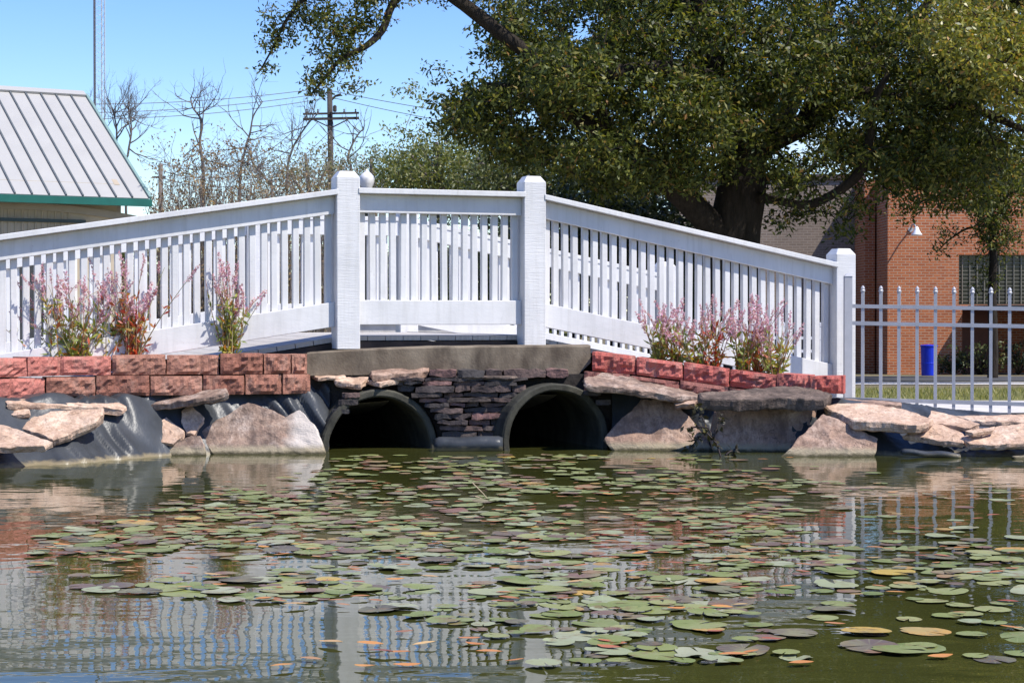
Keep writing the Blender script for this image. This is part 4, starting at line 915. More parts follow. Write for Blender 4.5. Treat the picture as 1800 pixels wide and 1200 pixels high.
# back slope, gable
bs = Vector((nslope.x, nslope.y, -nslope.z))
m_ = MB(); vs_ = [r0_, r0_ + ed * Lr, r0_ + ed * Lr + bs, r0_ + bs]; m_.add(vs_ + [p - Vector((0, 0, .03)) for p in vs_], [(0, 1, 2, 3), (7, 6, 5, 4), (0, 4, 5, 1), (1, 5, 6, 2), (2, 6, 7, 3), (3, 7, 4, 0)]); m_.build('rear_roof', ROOF, sh)
BEIGE = Mat('ribbed_beige_siding', 0.7)
BEIGE.col(BEIGE.ramp(BEIGE.noise(3, 4), [(0.3, (0.36, 0.30, 0.22)), (0.7, (0.44, 0.37, 0.28))])); BEIGE = BEIGE.m
inset = Vector((nslope.x, nslope.y, 0)).normalized() * .55
wa = e0 + inset + ed * .45; zt_ = e0.z + .28
m_ = MB(); wl = [wa, wa + ed * (Lr - .6)]
def vwall(m_, a, b, z0, z1, th):
    d = (b - a).normalized(); n_ = Vector((d.y, -d.x, 0)) * th / 2
    vs_ = [Vector((q.x, q.y, z)) + s_ * n_ for q in (a, b) for z in (z0, z1) for s_ in (-1, 1)]
    m_.add(vs_, [(0, 1, 3, 2), (4, 6, 7, 5), (0, 4, 5, 1), (2, 3, 7, 6), (0, 2, 6, 4), (1, 5, 7, 3)])
vwall(m_, wl[0], wl[1], -.3, zt_, .15); 
far_c = wa + Vector((nslope.x, nslope.y, 0)) * 1.75 
m_.build('wall', BEIGE, sh)
m_ = MB(); vwall(m_, wa + Vector((.0, .12, 0)), far_c, -.3, zt_, .15)
m_.build('end_wall', BEIGE, sh)
gp = [Vector((e0.x, e0.y, 0)) + ed * .4 + inset * .8 + Vector((0, 0, zt_ - .02)), r0_ + ed * .4 - Vector((0, 0, .1)), r0_ + bs + ed * .4 - inset * .8 + Vector((0, 0, .27))]
m_ = MB(); m_.add(gp + [p + ed * .1 for p in gp], [(0, 1, 2), (5, 4, 3), (0, 3, 4, 1), (1, 4, 5, 2), (2, 5, 3, 0)]); m_.build('gable', BEIGE, sh)
# siding ribs and the shallow arched trim over the wide opening
TRIM = simple('taupe_trim', (0.30, 0.26, 0.21), 0.6, 0.1, 4)
m_ = MB(); fr = -inset.normalized() * .09
for i in range(70):
    q = wa + ed * (.9 + .12 * i) + fr; m_.box((q.x, q.y, 1.5), (.03, .03, 3.1))
rb_ = m_.build('siding_ribs', BEIGE, sh); rb_['kind'] = 'stuff'
m_ = MB(); cA = wa + ed * 1.9 + fr * 1.6; span_ = 2.7
for i in range(28):
    t0, t1 = -1 + 2 * i / 28, -1 + 2 * (i + 1) / 28
    p0 = cA + ed * span_ * t0; p1 = cA + ed * span_ * t1; h0, h1 = 2.66 + .27 * (1 - t0 * t0), 2.66 + .27 * (1 - t1 * t1)
    m_.add([(p0.x, p0.y, h0), (p1.x, p1.y, h1), (p1.x, p1.y, h1 + .13), (p0.x, p0.y, h0 + .13), (p0.x, p0.y + .08, h0), (p1.x, p1.y + .08, h1), (p1.x, p1.y + .08, h1 + .13), (p0.x, p0.y + .08, h0 + .13)],
           [(0, 1, 2, 3), (7, 6, 5, 4), (0, 4, 5, 1), (3, 2, 6, 7)])
m_.build('arched_trim', TRIM, sh)
m_ = MB(); q0 = wa + ed * .6 + fr * 1.3; q1 = wa + ed * 6 + fr * 1.3; m_.beam((q0.x, q0.y, 2.74), (q1.x, q1.y, 2.74), .05, .06); m_.build('door_track', simple('dark_green_metal', (0.03, 0.05, 0.05), .5), sh)
WHITE = simple('white_board', (0.72, 0.72, 0.72), .6, .06)
BAY = simple('shaded_bay_opening', (0.03, 0.032, 0.035), .6, .3)  # near-black sheets stand in for the shade inside the open bays
for s_ in (1.05, 2.75, 4.45, 6.15):
    a_ = wa + ed * s_ + fr * 1.2; b_ = wa + ed * (s_ + 1.35) + fr * 1.2; m_ = MB(); vwall(m_, a_, b_, -.25, 2.15, .05); m_.build('bay_opening', BAY, sh)
for s_ in (.9, 2.6, 4.3, 6.0):
    m_ = MB(); q = wa + ed * s_ + fr * 3; m_.box((q.x, q.y, 1.15), (.16, .16, 2.7)); m_.build('porch_post', WHITE, sh)

# ------------------------------------------------------------------ brick building on the right
YB = 50.0
def brick_mat(name, c1, c2, mortar, worn=None):
    m = Mat(name, 0.85, 0.2); sp = m.n('ShaderNodeSeparateXYZ'); g = m.n('ShaderNodeNewGeometry'); m.l(g.outputs['Position'], sp.inputs[0])
    cb = m.n('ShaderNodeCombineXYZ'); m.l(m.math('ADD', sp.outputs['X'], sp.outputs['Y']), cb.inputs['X']); m.l(sp.outputs['Z'], cb.inputs['Y'])
    bt = m.n('ShaderNodeTexBrick', offset=.5); bt.inputs['Scale'].default_value = 1; bt.inputs['Brick Width'].default_value = .22; bt.inputs['Row Height'].default_value = .076; bt.inputs['Mortar Size'].default_value = .011; bt.inputs['Bias'].default_value = -.1
    bt.inputs['Color1'].default_value = rgb(c1); bt.inputs['Color2'].default_value = rgb(c2); bt.inputs['Mortar'].default_value = rgb(mortar); m.l(cb.outputs[0], bt.inputs['Vector'])
    c = m.mix(m.ramp(m.noise(.7, 5, kind='World'), [(0.35, (0, 0, 0)), (0.7, (.35, .35, .35))]), bt.outputs['Color'], tuple(x * .6 for x in c1))
    m.col(c); b = m.math('SUBTRACT', 1, bt.outputs['Fac']); m.bump(b, .6, .012); return m.m
BRICK = brick_mat('orange_red_brick', (0.50, 0.16, 0.062), (0.34, 0.095, 0.040), (0.48, 0.33, 0.23))
TAUPE = brick_mat('taupe_brick', (0.25, 0.195, 0.155), (0.19, 0.15, 0.12), (0.31, 0.26, 0.22))
GR = -0.62
b0 = P(1560, 600, YB); bd = thing('brick_building', 'flat roofed orange brick building behind the fence on the right', 'building', (b0.x, YB, GR))
X0, X1, ZT = b0.x, b0.x + 9.0, P(0, 308, YB).z
wx0, wz0, wz1 = P(1685, 0, YB).x, P(0, 535, YB).z, P(0, 448, YB).z
wx1 = wx0 + 4.3
dx0, dx1, dz1 = wx0 + .1, wx0 + 3.2, wz0 - .12
def bx(m_, x0, x1, y0, y1, z0, z1): m_.box(((x0 + x1) / 2, (y0 + y1) / 2, (z0 + z1) / 2), (x1 - x0, y1 - y0, z1 - z0))
m_ = MB()
bx(m_, X0, dx0, YB, YB + .3, GR, dz1); bx(m_, X0, wx0, YB, YB + .3, dz1, wz1); bx(m_, X0, X1, YB, YB + .3, wz1, ZT); bx(m_, wx1, X1, YB, YB + .3, dz1, wz1); bx(m_, dx1, X1, YB, YB + .3, GR, dz1); bx(m_, wx0, wx1, YB, YB + .3, dz1, wz0)
bx(m_, X0, X0 + .3, YB + .3, YB + 9, GR, ZT)
m_.build('wall', BRICK, bd)
COPE = simple('dark_coping', (0.07, 0.05, 0.04), .7, .2)
m_ = MB(); bx(m_, X0 - .08, X1, YB - .1, YB + .45, ZT + .002, ZT + .19); m_.build('coping', COPE, bd)
m_ = MB(); bx(m_, X0 + 1.0, X1, YB + .6, YB + 5, ZT + .0, ZT + .45); m_.build('roof', simple('pale_roof_edge', (0.55, 0.53, 0.50), .7, .1), bd)
DARK = simple('dark_glass', (0.012, 0.013, 0.015), .15, .1)
m_ = MB(); bx(m_, wx0 + .02, wx1 - .02, YB + .2, YB + .22, wz0, wz1); win = m_.build('window', DARK, bd)
LATT = simple('cream_lattice_metal', (0.25, 0.23, 0.18), .6, .1)
def sub(m_, name, mat, par, root):
    o = m_.build(name, mat, None, origin=root.location); o.location = (0, 0, 0); o.parent = par; return o
m_ = MB(); x = wx0 + .13
while x < wx1: bx(m_, x - .008, x + .008, YB + .10, YB + .125, wz0 + .02, wz1 - .02); x += .205
zz = wz0 + .1
while zz < wz1: bx(m_, wx0 + .02, wx1 - .02, YB + .127, YB + .15, zz - .007, zz + .007); zz += .105
la = sub(m_, 'lattice', LATT, win, bd); la['kind'] = 'stuff'
m_ = MB(); bx(m_, dx0, dx1, YB + 2.4, YB + 2.5, GR, dz1); m_.build('recess_wall', BRICK, bd)
m_ = MB(); bx(m_, dx0 + .4, dx0 + 1.5, YB + 2.3, YB + 2.39, GR + .02, GR + 2.05); dr = m_.build('door', simple('dark_red_door', (0.16, 0.045, 0.03), .5, .15), bd)
m_ = MB(); bx(m_, dx0 + .5, dx0 + .54, YB + 2.24, YB + 2.3, GR + .95, GR + 1.1); sub(m_, 'handle', GALV, dr, bd)
m_ = MB(); bx(m_, X0 + .3, X1, YB + .3, YB + 9, ZT - .25, ZT - .1); m_.build('ceiling_slab', COPE, bd)
m_ = MB(); bx(m_, wx0 + .25, wx0 + 4.2, YB - 2.2, YB - .02, dz1 - .04, dz1 + .09); m_.build('awning', simple('dark_awning', (0.02, 0.02, 0.022), .45), bd)
# wall lamp on a bracket
la_p = P(1600, 405, YB)
lamp = thing('wall_lamp', 'white shaded gooseneck lamp on the orange brick wall', 'lamp', (la_p.x, YB, la_p.z))
m_ = MB(); m_.tube([(la_p.x, YB, la_p.z + .02), (la_p.x, YB - .2, la_p.z + .14), (la_p.x + .01, YB - .42, la_p.z + .15), (la_p.x + .03, YB - .55, la_p.z + .05)], .022, 8); m_.build('arm', GALV, lamp, smooth=True)
m_ = MB(); m_.lathe([(.035, .10), (.06, .05), (.085, -.02), (.15, -.11), (.155, -.13), (.13, -.125), (.05, -.02)], (la_p.x + .04, YB - .58, la_p.z - .03), 18); m_.build('lamp_shade', simple('white_enamel', (.8, .8, .8), .3, .05), lamp, smooth=True)
m_ = MB(); m_.lathe([(.01, -.13), (.05, -.11), (.055, -.07), (.03, -.03)], (la_p.x + .04, YB - .58, la_p.z - .04), 12); m_.build('bulb', simple('cream_bulb', (.7, .62, .4), .3, .05), lamp, smooth=True)
m_ = MB(); m_.lathe([(.07, -.0), (.07, .03)], (0, 0, 0), 14); m_.v = [(la_p.x + p[0], YB - p[2], la_p.z + .02 + p[1]) for p in m_.v]; m_.build('wall_plate', GALV, lamp)
# taupe wing
t0 = P(1300, 600, YB + 3); tw = thing('brick_wing', 'taupe brick side wing behind the oak trunk', 'building', (t0.x, YB + 3, GR))
m_ = MB(); bx(m_, t0.x - 2, X0 - .01, YB + 3, YB + 3.3, GR, ZT + .1); m_.build('wall', TAUPE, tw)
m_ = MB(); bx(m_, t0.x - 2.05, X0 - .02, YB + 2.94, YB + 9, ZT + .102, ZT + .26); m_.build('coping', COPE, tw)
m_ = MB(); bx(m_, X0 - .35, X0 - .05, YB + 1.5, YB + 2.99, GR, ZT - .05); m_.build('pier', BRICK, tw)
# blue bin
bn = P(1633, 600, YB - 3.2); bin_ = thing('rubbish_bin', 'bright blue bin standing on the lawn in front of the brick wall', 'bin', (bn.x, YB - 3.2, ground_z(bn.x, YB - 3.2)))
BLUE = simple('blue_plastic', (0.005, 0.03, 0.55), .35, .1, 3); zb = bin_.location.z
m_ = MB()
prof = [(.20, .33, .0), (.20, .33, .012), (.205, .34, .06), (.225, .37, .76)]
m_ = MB(); bx(m_, bn.x - .2, bn.x + .2, YB - 3.4, YB - 3.0, zb, zb + .01)
m_ = MB(); m_.lathe([(.185, 0), (.19, .02), (.20, .30), (.204, .31), (.204, .33), (.20, .34), (.21, .73), (.212, .75), (.19, .75), (.18, .72)], (bn.x, YB - 3.2, zb), 24); m_.build('body', BLUE, bin_, smooth=False)
m_ = MB(); m_.lathe([(.213, .752), (.226, .76), (.226, .79), (.19, .80), (.05, .81)], (bn.x, YB - 3.2, zb), 24); m_.build('rim', BLUE, bin_)
# bushes at the foot of the building
def shrub(label, px, Y, w_, h_, seed, mat, group=None):
    rg = np.random.default_rng(seed); b = P(px, 600, Y); b.z = ground_z(b.x, Y); t = thing('shrub', label, 'shrub', b, 0, group); m_ = MB(); cc = []
    for i in range(40):
        e = b + Vector((rg.normal(0, w_ * .4), rg.normal(0, w_ * .4), h_ * rg.uniform(.3, 1))); cc.append(e); m_.tube(curve_pts(b, e, 3, .05, rg), [.012, .01, .007, .004], 4, False)
    m_.build('stem', BARK, t); c_, _ = spray(cc, 14, .16, rg); link('foliage', quads_mesh('foliage', leaf_quads(c_, .10, .05, rg) - np.array(tuple(b)), mat), t); return t
shrub('broad dark green shrub in the shade right of the blue bin', 1722, 48.5, .8, .85, 51, OLIVE)
shrub('shrub at the foot of the building by the right edge', 1790, 48.3, .8, .9, 52, DARKL)
shrub('small shrub low beside the doorway recess', 1678, 49, .5, .5, 53, DARKL)

# ------------------------------------------------------------------ utility pole, wires, mast, lamp post
YU = 95.0
POLEM = simple('creosote_pole', (0.05, 0.042, 0.038), .9, .3, 3)
pb = P(583, 600, YU); up = thing('utility_pole', 'dark wooden utility pole with a double crossarm', 'utility pole', (pb.x, YU, ground_z(pb.x, YU)))
pt = P(580, 158, YU)
m_ = MB(); m_.tube([(pb.x + .1, YU, up.location.z - .3), (pb.x, YU, 6), (pt.x, YU, pt.z)], [.20, .17, .14], 10); m_.build('pole', POLEM, up, smooth=True)
for yy, dpt in ((201, -.2), (210, -.2)):
    m_ = MB(); m_.beam(P(534, yy + 1, YU) + Vector((0, dpt, 0)), P(632, yy - 1, YU) + Vector((0, dpt, 0)), .10, .13 if yy == 210 else .10); m_.build('crossarm', POLEM, up)
for x in (540, 628):
    m_ = MB(); m_.beam(P(x, 199, YU) + Vector((0, -.3, 0)), P(x, 213, YU) + Vector((0, -.3, 0)), .05, .05, (0, 1, 0)); m_.build('arm_bolt', POLEM, up)
for x in (553, 612):
    m_ = MB(); m_.beam(P(x, 212, YU) + Vector((0, -.2, 0)), P(583, 226, YU) + Vector((0, -.15, 0)), .04, .06); m_.build('brace', POLEM, up)
INS = simple('brown_insulator', (.09, .06, .05), .3)
for x, y in ((541, 196), (560, 196), (606, 196), (626, 196)):
    q = P(x, y, YU); m_ = MB(); m_.lathe([(.03, -.15), (.05, -.05), (.03, 0), (.05, .05), (.02, .09)], (q.x, q.y - .2, q.z), 8); m_.build('insulator', INS, up, smooth=True)
m_ = MB(); m_.tube([P(584, 176, YU), P(590, 170, YU), P(600, 167, YU)], [.06, .06, .08], 7); m_.build('cutout_bracket', POLEM, up)
q = P(576, 214, YU)
m_ = MB(); m_.lathe([(.07, -.2), (.1, -.15), (.1, .1), (.05, .15)], (P(590, 192, YU).x, YU - .3, P(590, 192, YU).z), 10); m_.build('fuse_can', POLEM, up)
WIRE = simple('grey_wire', (.09, .09, .10), .6)
def wire(label, a, b, sag, r=.018):
    a, b = Vector(a), Vector(b); m_ = MB(); n = 24
    m_.tube([a.lerp(b, t) - Vector((0, 0, sag * 4 * t * (1 - t))) for t in [i / n for i in range(n + 1)]], r, 4, False)
    return tag(m_.build('power_line', WIRE, origin=a), label, 'wire')
wire('topmost power line left of the utility pole', P(580, 154, YU), P(-60, 176, 88), .5)
wire('second power line from the top left of the pole', P(581, 163, YU), P(-60, 194, 88), .5)
wire('third power line from the top left of the pole', P(581, 172, YU), P(-60, 201, 88), .6)
wire('upper sagging cable from the crossarm tip down to the short pole', P(534, 213, YU), P(283, 288, 70), 1.1)
wire('middle sagging cable from the crossarm down to the left', P(560, 214, YU), P(283, 300, 70), 1.3)
wire('lowest sagging cable from below the crossarm down to the left', P(583, 228, YU), P(283, 312, 70), 1.4)
wire('topmost power line right of the utility pole', P(580, 160, YU), P(1300, 240, 90), .5)
wire('lower power line right of the utility pole', P(583, 172, YU), P(1300, 262, 90), .6)
sb = P(283, 600, 70); spole = thing('utility_pole', 'short brown weathered pole behind the thicket', 'utility pole', (sb.x, 70, -.62))
m_ = MB(); m_.tube([(sb.x, 70, -.7), (sb.x, 70, P(0, 288, 70).z)], [.11, .085], 8); m_.build('pole', BARK_G, spole, smooth=True)
m_ = MB(); m_.beam(P(268, 312, 70), P(292, 311, 70), .07, .07); m_.build('crossarm', BARK_G, spole)

YT = 120.0
tb = P(178, 600, YT); mast = thing('lattice_mast', 'tall slim lattice radio mast behind the metal roof', 'mast', (tb.x, YT, -.62))
MAST = simple('galvanised_mast', (.42, .44, .47), .5, .1)
zt_ = P(0, -160, YT).z; hw_ = .33
legs = [(tb.x - hw_, YT - .2), (tb.x + hw_, YT - .2), (tb.x, YT + .36)]
for i, (x, y) in enumerate(legs):
    m_ = MB(); m_.tube([(x, y, -.6), (x, y, zt_)], .04, 6); m_.build('leg', MAST, mast)
m_ = MB()
for z in np.arange(-.4, zt_ - .5, .62):
    for i in range(3):
        a, b = legs[i], legs[(i + 1) % 3]; m_.tube([(a[0], a[1], z), (b[0], b[1], z + .31)], .012, 3, False); m_.tube([(b[0], b[1], z + .31), (a[0], a[1], z + .62)], .012, 3, False)
br = m_.build('bracing', MAST, mast)
m_ = MB(); 
for k in range(3): m_.tube([(legs[0][0] - .05 + .055 * k, YT - .3, -.5), (legs[0][0] - .05 + .055 * k, YT - .3, zt_)], .028, 5)
m_.build('feed_cable', simple('dark_cable', (.12, .12, .14), .6), mast)

YL = 38.0
gb = P(645, 600, YL); lpst = thing('lamp_post', 'white acorn globe lamp post just behind the left bridge post', 'street lamp', (gb.x, YL, ground_z(gb.x, YL)))
GLOBE = simple('frosted_globe', (.72, .72, .74), .35, .04); zg = P(0, 328, YL).z
m_ = MB(); m_.lathe([(.10, -.12), (.115, -.02), (.15, .05), (.165, .16), (.15, .22), (.10, .27), (.045, .31)], (gb.x, YL, zg), 20); m_.build('globe', GLOBE, lpst, smooth=True)
m_ = MB(); m_.lathe([(.045, .31), (.05, .325), (.02, .345), (.006, .37)], (gb.x, YL, zg), 12); m_.build('finial', GLOBE, lpst, smooth=True)
POST = simple('dark_green_post', (.03, .04, .035), .5); zb = lpst.location.z
m_ = MB(); m_.lathe([(.16, 0), (.16, .15), (.09, .35), (.06, .5), (.05, zg - zb - .3), (.08, zg - zb - .22), (.1, zg - zb - .12)], (gb.x, YL, zb), 14); m_.build('pole', POST, lpst, smooth=True)

# ------------------------------------------------------------------ flowering plants behind the blocks
STEM = leafmat('plant_stem', [(0, (0.26, 0.26, 0.10)), (0.5, (0.34, 0.24, 0.12)), (1, (0.38, 0.14, 0.09))], .6, .1)
PLF = leafmat('loosestrife_leaf', [(0, (0.15, 0.21, 0.04)), (0.5, (0.28, 0.32, 0.07)), (0.74, (0.40, 0.36, 0.07)), (0.88, (0.48, 0.22, 0.05)), (1, (0.48, 0.10, 0.05))], .45, .35)
PLR = leafmat('reddened_leaf', [(0, (0.18, 0.17, 0.035)), (0.3, (0.40, 0.22, 0.05)), (0.55, (0.46, 0.10, 0.05)), (1, (0.50, 0.06, 0.045))], .45, .35)
FLO = leafmat('pink_flower', [(0, (0.50, 0.22, 0.36)), (0.5, (0.62, 0.36, 0.48)), (0.85, (0.72, 0.52, 0.58)), (1, (0.42, 0.24, 0.27))], .6, .3)
def spike_mesh(seed):
    rg = np.random.default_rng(seed); n = 75; h = rg.random(n) ** .9; r = .020 * (1 - h) ** .6 + .003
    a = rg.uniform(0, 6.283, n); c_ = np.c_[np.cos(a) * r * rg.uniform(.3, 1, n), np.sin(a) * r * rg.uniform(.3, 1, n), h * .155]
    return quads_mesh('flower_spike', leaf_quads(c_, .019, .013, rg, -.3), FLO)
SPK = [spike_mesh(900 + i) for i in range(5)]
def flower(label, px, py, Y, n, hgt, spread, seed, leafm, lean=(0, 0), group=None, tall=1.0):
    rg = np.random.default_rng(seed); b = P(px, py, Y); spread *= 1.55; n = int(n * 1.25); t = thing('flowering_plant', label, 'plant', b, 0, group); st = MB(); lf = []
    for i in range(n):
        a = rg.uniform(0, 6.283); s0 = b + Vector((math.cos(a), math.sin(a), 0)) * rg.uniform(0, spread * .45) + Vector((0, 0, -.03))
        h_ = hgt * rg.uniform(.55, 1.22); e = s0 + Vector((rg.normal(lean[0], spread * .9), rg.normal(0, spread * .6), h_))
        m_ = (s0 + e) / 2 + Vector((rg.normal(0, .03), rg.normal(0, .03), .04)); N_ = 6
        pts = [(1 - u) ** 2 * s0 + 2 * u * (1 - u) * m_ + u * u * e for u in [j / N_ for j in range(N_ + 1)]]
        st.tube(pts, [.0042 - .0004 * j for j in range(N_ + 1)], 4, False)
        for j in range(int(15 * tall)):
            u = rg.random() ** 1.5 * .72; k = min(N_ - 1, int(u * N_)); lf.append(tuple(pts[k].lerp(pts[k + 1], u * N_ - k)))
        if rg.random() < .85:
            d = (pts[-1] - pts[-2]).normalized(); sc = rg.uniform(.55, 1.15)
            link('flower_spike', SPK[int(rg.integers(0, 5))], t, tuple(pts[-1] - b - d * .05), d.to_track_quat('Z', 'Y').to_euler(), (sc * .8, sc * .8, sc * 1.1))
        if rg.random() < .35:
            k = int(rg.integers(3, 6)); q = pts[k]; e2 = q + Vector((rg.normal(0, .06), rg.normal(0, .04), rg.uniform(.06, .16))); st.tube([q, (q + e2) / 2 + Vector((0, 0, .01)), e2], [.003, .0025, .002], 3, False)
            link('flower_spike', SPK[int(rg.integers(0, 5))], t, tuple(e2 - b - Vector((0, 0, .03))), (rg.normal(0, .2), rg.normal(0, .2), 0), (.6, .6, rg.uniform(.4, .8)))
    st.build('stem', STEM, t)
    v = leaf_quads(np.array(lf), .070, .019, rg, -.75, 0) - np.array(tuple(b)); link('foliage', quads_mesh('foliage', v, leafm), t); return t
flower('dense bushy pink flowering plant at the left end of the block wall', 140, 625, 12.72, 30, .44, .13, 1, PLF, (-.03, 0))
flower('pink flowering plant with bright red lower leaves, second from the left', 232, 622, 12.82, 24, .54, .11, 2, PLR)
flower('tall green based pink flowering plant third from the left, alone by the railing', 402, 615, 13.0, 20, .54, .09, 3, PLF)
flower('thin stemmed pink plant leaning out left beyond the bushy one', 95, 628, 12.66, 6, .5, .12, 4, PLF, (-.12, 0))
flower('small pink flowering plant first in the right-hand bed', 1158, 632, 13.4, 14, .36, .07, 5, PLF)
flower('low pink flowering plant second in the right-hand bed', 1222, 642, 13.35, 10, .34, .07, 6, PLF)
flower('pink flowering plant with orange leaves third in the right-hand bed', 1255, 646, 13.33, 10, .38, .06, 7, PLR)
flower('slender pink flowering plant fourth in the right-hand bed', 1305, 655, 13.28, 16, .44, .08, 8, PLF)
flower('yellow leaved pink flowering plant last in the right-hand bed', 1360, 664, 13.2, 16, .42, .08, 9, PLF, (.02, 0))
flower('sparse pink flowering plant squeezed between the first two of the right-hand bed', 1190, 637, 13.38, 9, .33, .06, 10, PLF)
flower('small reddish flowering plant behind the slender one in the right-hand bed', 1332, 658, 13.36, 10, .42, .06, 11, PLR)
flower('pale thin flowering plant between the two left-hand bushy ones', 186, 623, 12.8, 12, .42, .08, 12, PLF)
# dark weed in the water edge
wb = P(1262, 800, 12.42); wd = thing('water_weed', 'dark leggy weed growing from the water before the shaded slab', 'plant', wb)
rg = np.random.default_rng(5); m_ = MB(); lf = []
for pts in ([(1268, 806), (1258, 775), (1240, 745), (1228, 722), (1222, 715)], [(1260, 780), (1240, 760), (1226, 772), (1212, 790)], [(1255, 770), (1262, 745), (1268, 735)], [(1246, 752), (1224, 750), (1212, 755)], [(1275, 800), (1288, 792), (1292, 806)]):
    q, r_ = smooth_path([P(a, b, 12.36 + .03 * i) for i, (a, b) in enumerate(pts)], [.007, .006, .005, .004, .003][:len(pts)], 4); m_.tube(q, r_, 5)
    for p in q[3:]:
        for j in range(3): lf.append(tuple(p + Vector(rg.normal(0, .014, 3))))
m_.build('stem', simple('dark_stem', (.03, .02, .018), .7), wd, smooth=True)
link('foliage', quads_mesh('foliage', leaf_quads(np.array(lf), .055, .028, rg) - np.array(tuple(wb)), leafmat('dark_weed_leaf', [(0, (.02, .016, .012)), (.7, (.05, .045, .02)), (1, (.14, .12, .04))], .5, .15)), wd)

# ------------------------------------------------------------------ lily pads and fallen leaves
def pad_mesh(seed, curl=0.0, notch=.16, wave=.010):
    rg = random.Random(seed); n = 36; vs_ = [(0, 0, .001)]; rings = (.3, .6, .85, 1.0); ph = rg.uniform(0, 6); el = rg.uniform(.86, 1.0)
    bite = [(rg.uniform(.6, 5.7), rg.uniform(.08, .2), rg.uniform(.06, .22)) for _ in range(rg.randint(0, 3))]
    for r in rings:
        for k in range(n):
            a = notch + (2 * math.pi - 2 * notch) * k / (n - 1); rr = r * (1 + .05 * math.sin(a * 3 + ph) + .045 * noise.noise((a * 3.2, seed, 1)) * (r > .8)) * .5
            if r > .8:
                for (ba, bw, bd) in bite: rr *= 1 - bd * max(0, 1 - abs(a - ba) / bw) * (1 if r == 1 else .35)
            z = wave * r * r * (math.sin(a * 2 + ph) + .7 * noise.noise((a * 1.6, r * 2, seed))) + curl * max(0, math.sin(a + ph)) ** 5 * max(0, r - .55) / .45 + wave * .8 * (r > .9) * noise.noise((a * 4, seed, 3))
            vs_.append((rr * math.cos(a), rr * el * math.sin(a), z))
    fs_ = [(0, 1 + k, 2 + k) for k in range(n - 1)]
    for i in range(3): fs_ += [(1 + i * n + k, 1 + (i + 1) * n + k, 2 + (i + 1) * n + k, 2 + i * n + k) for k in range(n - 1)]
    m_ = MB(); m_.add(vs_, fs_); return m_
def pad_mat(name, stops, island=False, rough=.42):
    m = Mat(name, rough, .3); c = m.ramp(m.island() if island else m.rnd(), stops)
    # radiating veins and blotches of decay
    vz = m.n('ShaderNodeTexGradient', gradient_type='RADIAL'); m.l(m.co(), vz.inputs[0]); f_ = m.math('FRACT', m.math('MULTIPLY', vz.outputs['Fac'], 13.0))
    vein = m.math('MULTIPLY', m.math('LESS_THAN', m.math('ABSOLUTE', m.math('SUBTRACT', f_, .5)), .06), 0.0 if island else .22)
    c = m.mix(vein, c, (0.36, 0.40, 0.20))
    c = m.mix(m.ramp(m.noise(14, 5, kind='World', rough=.7), [(0.54, (0, 0, 0)), (0.66, (.8, .8, .8))]), c, (0.17, 0.10, 0.04))
    c = m.mix(m.ramp(m.noise(5, 4, kind='World'), [(0.45, (0, 0, 0)), (0.65, (.5, .5, .5))]), c, (0.27, 0.27, 0.12))
    m.col(c); m.bump(m.noise(26, 4, kind='World'), .35, .008); return m.m
PADG = pad_mat('lily_pad_green', [(0, (0.125, 0.160, 0.030)), (0.5, (0.19, 0.215, 0.055)), (1, (0.27, 0.27, 0.095))])
PADB = pad_mat('lily_pad_brown', [(0, (0.085, 0.075, 0.045)), (0.5, (0.12, 0.085, 0.06)), (1, (0.17, 0.09, 0.065))])
PADY = pad_mat('lily_pad_yellow', [(0, (0.40, 0.29, 0.05)), (1, (0.46, 0.24, 0.05))])
PADP = pad_mat('lily_pad_pale', [(0, (0.25, 0.28, 0.15)), (1, (0.31, 0.31, 0.20))])
MESH = {}
for nm, mt, cu in (('green', PADG, 0), ('brown', PADB, .03), ('yellow', PADY, .02), ('pale', PADP, .06)):
    MESH[nm] = [pad_mesh(i * 7 + len(nm), cu * (.4 + .6 * (i % 2)), .08 + .05 * (i % 4), .005).mesh('lily_pad', mt, True) for i in range(8)]
lr = random.Random(12)
LEFT = [(800, 640), (830, 560), (860, 430), (900, 300), (940, 110), (980, 60), (1020, 60), (1050, 150), (1070, 430), (1085, 640), (1105, 720), (1130, 800), (1160, 930), (1200, 970)]
def density(px, py):
    lx = interp(py, LEFT)
    if py < 806 or px < lx - 30: return 0
    d = 1.0 if px > lx else .3
    if py < 850: d *= .55 if px < 1150 else .28
    if px > 1400 and py < 960: d *= .20
    if px > 1500 and py < 1010: d *= .30
    if px > 1330 and py > 1020: d *= .42
    if px > 1100 and py > 1085: d *= .40
    if px < 560 and py > 960: d *= 1.25
    if px < 1060 and py > 1085: d *= .36
    return d
pads = []; tries = 0; PA = np.zeros((1600, 3)); 
while len(pads) < 1450 and tries < 110000:
    tries += 1
    Y = 4.9 + 7.6 * lr.random(); x = (lr.random() - .5) * 2 * .32 * Y; px, py = 900 + F * x / Y, 560 + F * EYE / Y
    cl_ = .5 + .5 * noise.noise((x * 1.3, Y * .8, 4)) + .35 * noise.noise((x * 3.0, Y * 3.4, 9))
    if lr.random() > density(px, py) * max(0, -.45 + 2.1 * cl_): continue
    s_ = lr.uniform(.055, .115) if lr.random() < .72 else lr.uniform(.115, .175)
    n_ = len(pads)
    if n_ and (((PA[:n_, 0] - x) ** 2 + (PA[:n_, 1] - Y) ** 2) < (.23 * (s_ + PA[:n_, 2])) ** 2).any(): continue
    r_ = lr.random(); kd = 'green' if r_ < .62 else ('brown' if r_ < .82 else ('pale' if r_ < .97 else 'yellow'))
    PA[n_] = (x, Y, s_); pads.append((x, Y, s_, kd, px, py))
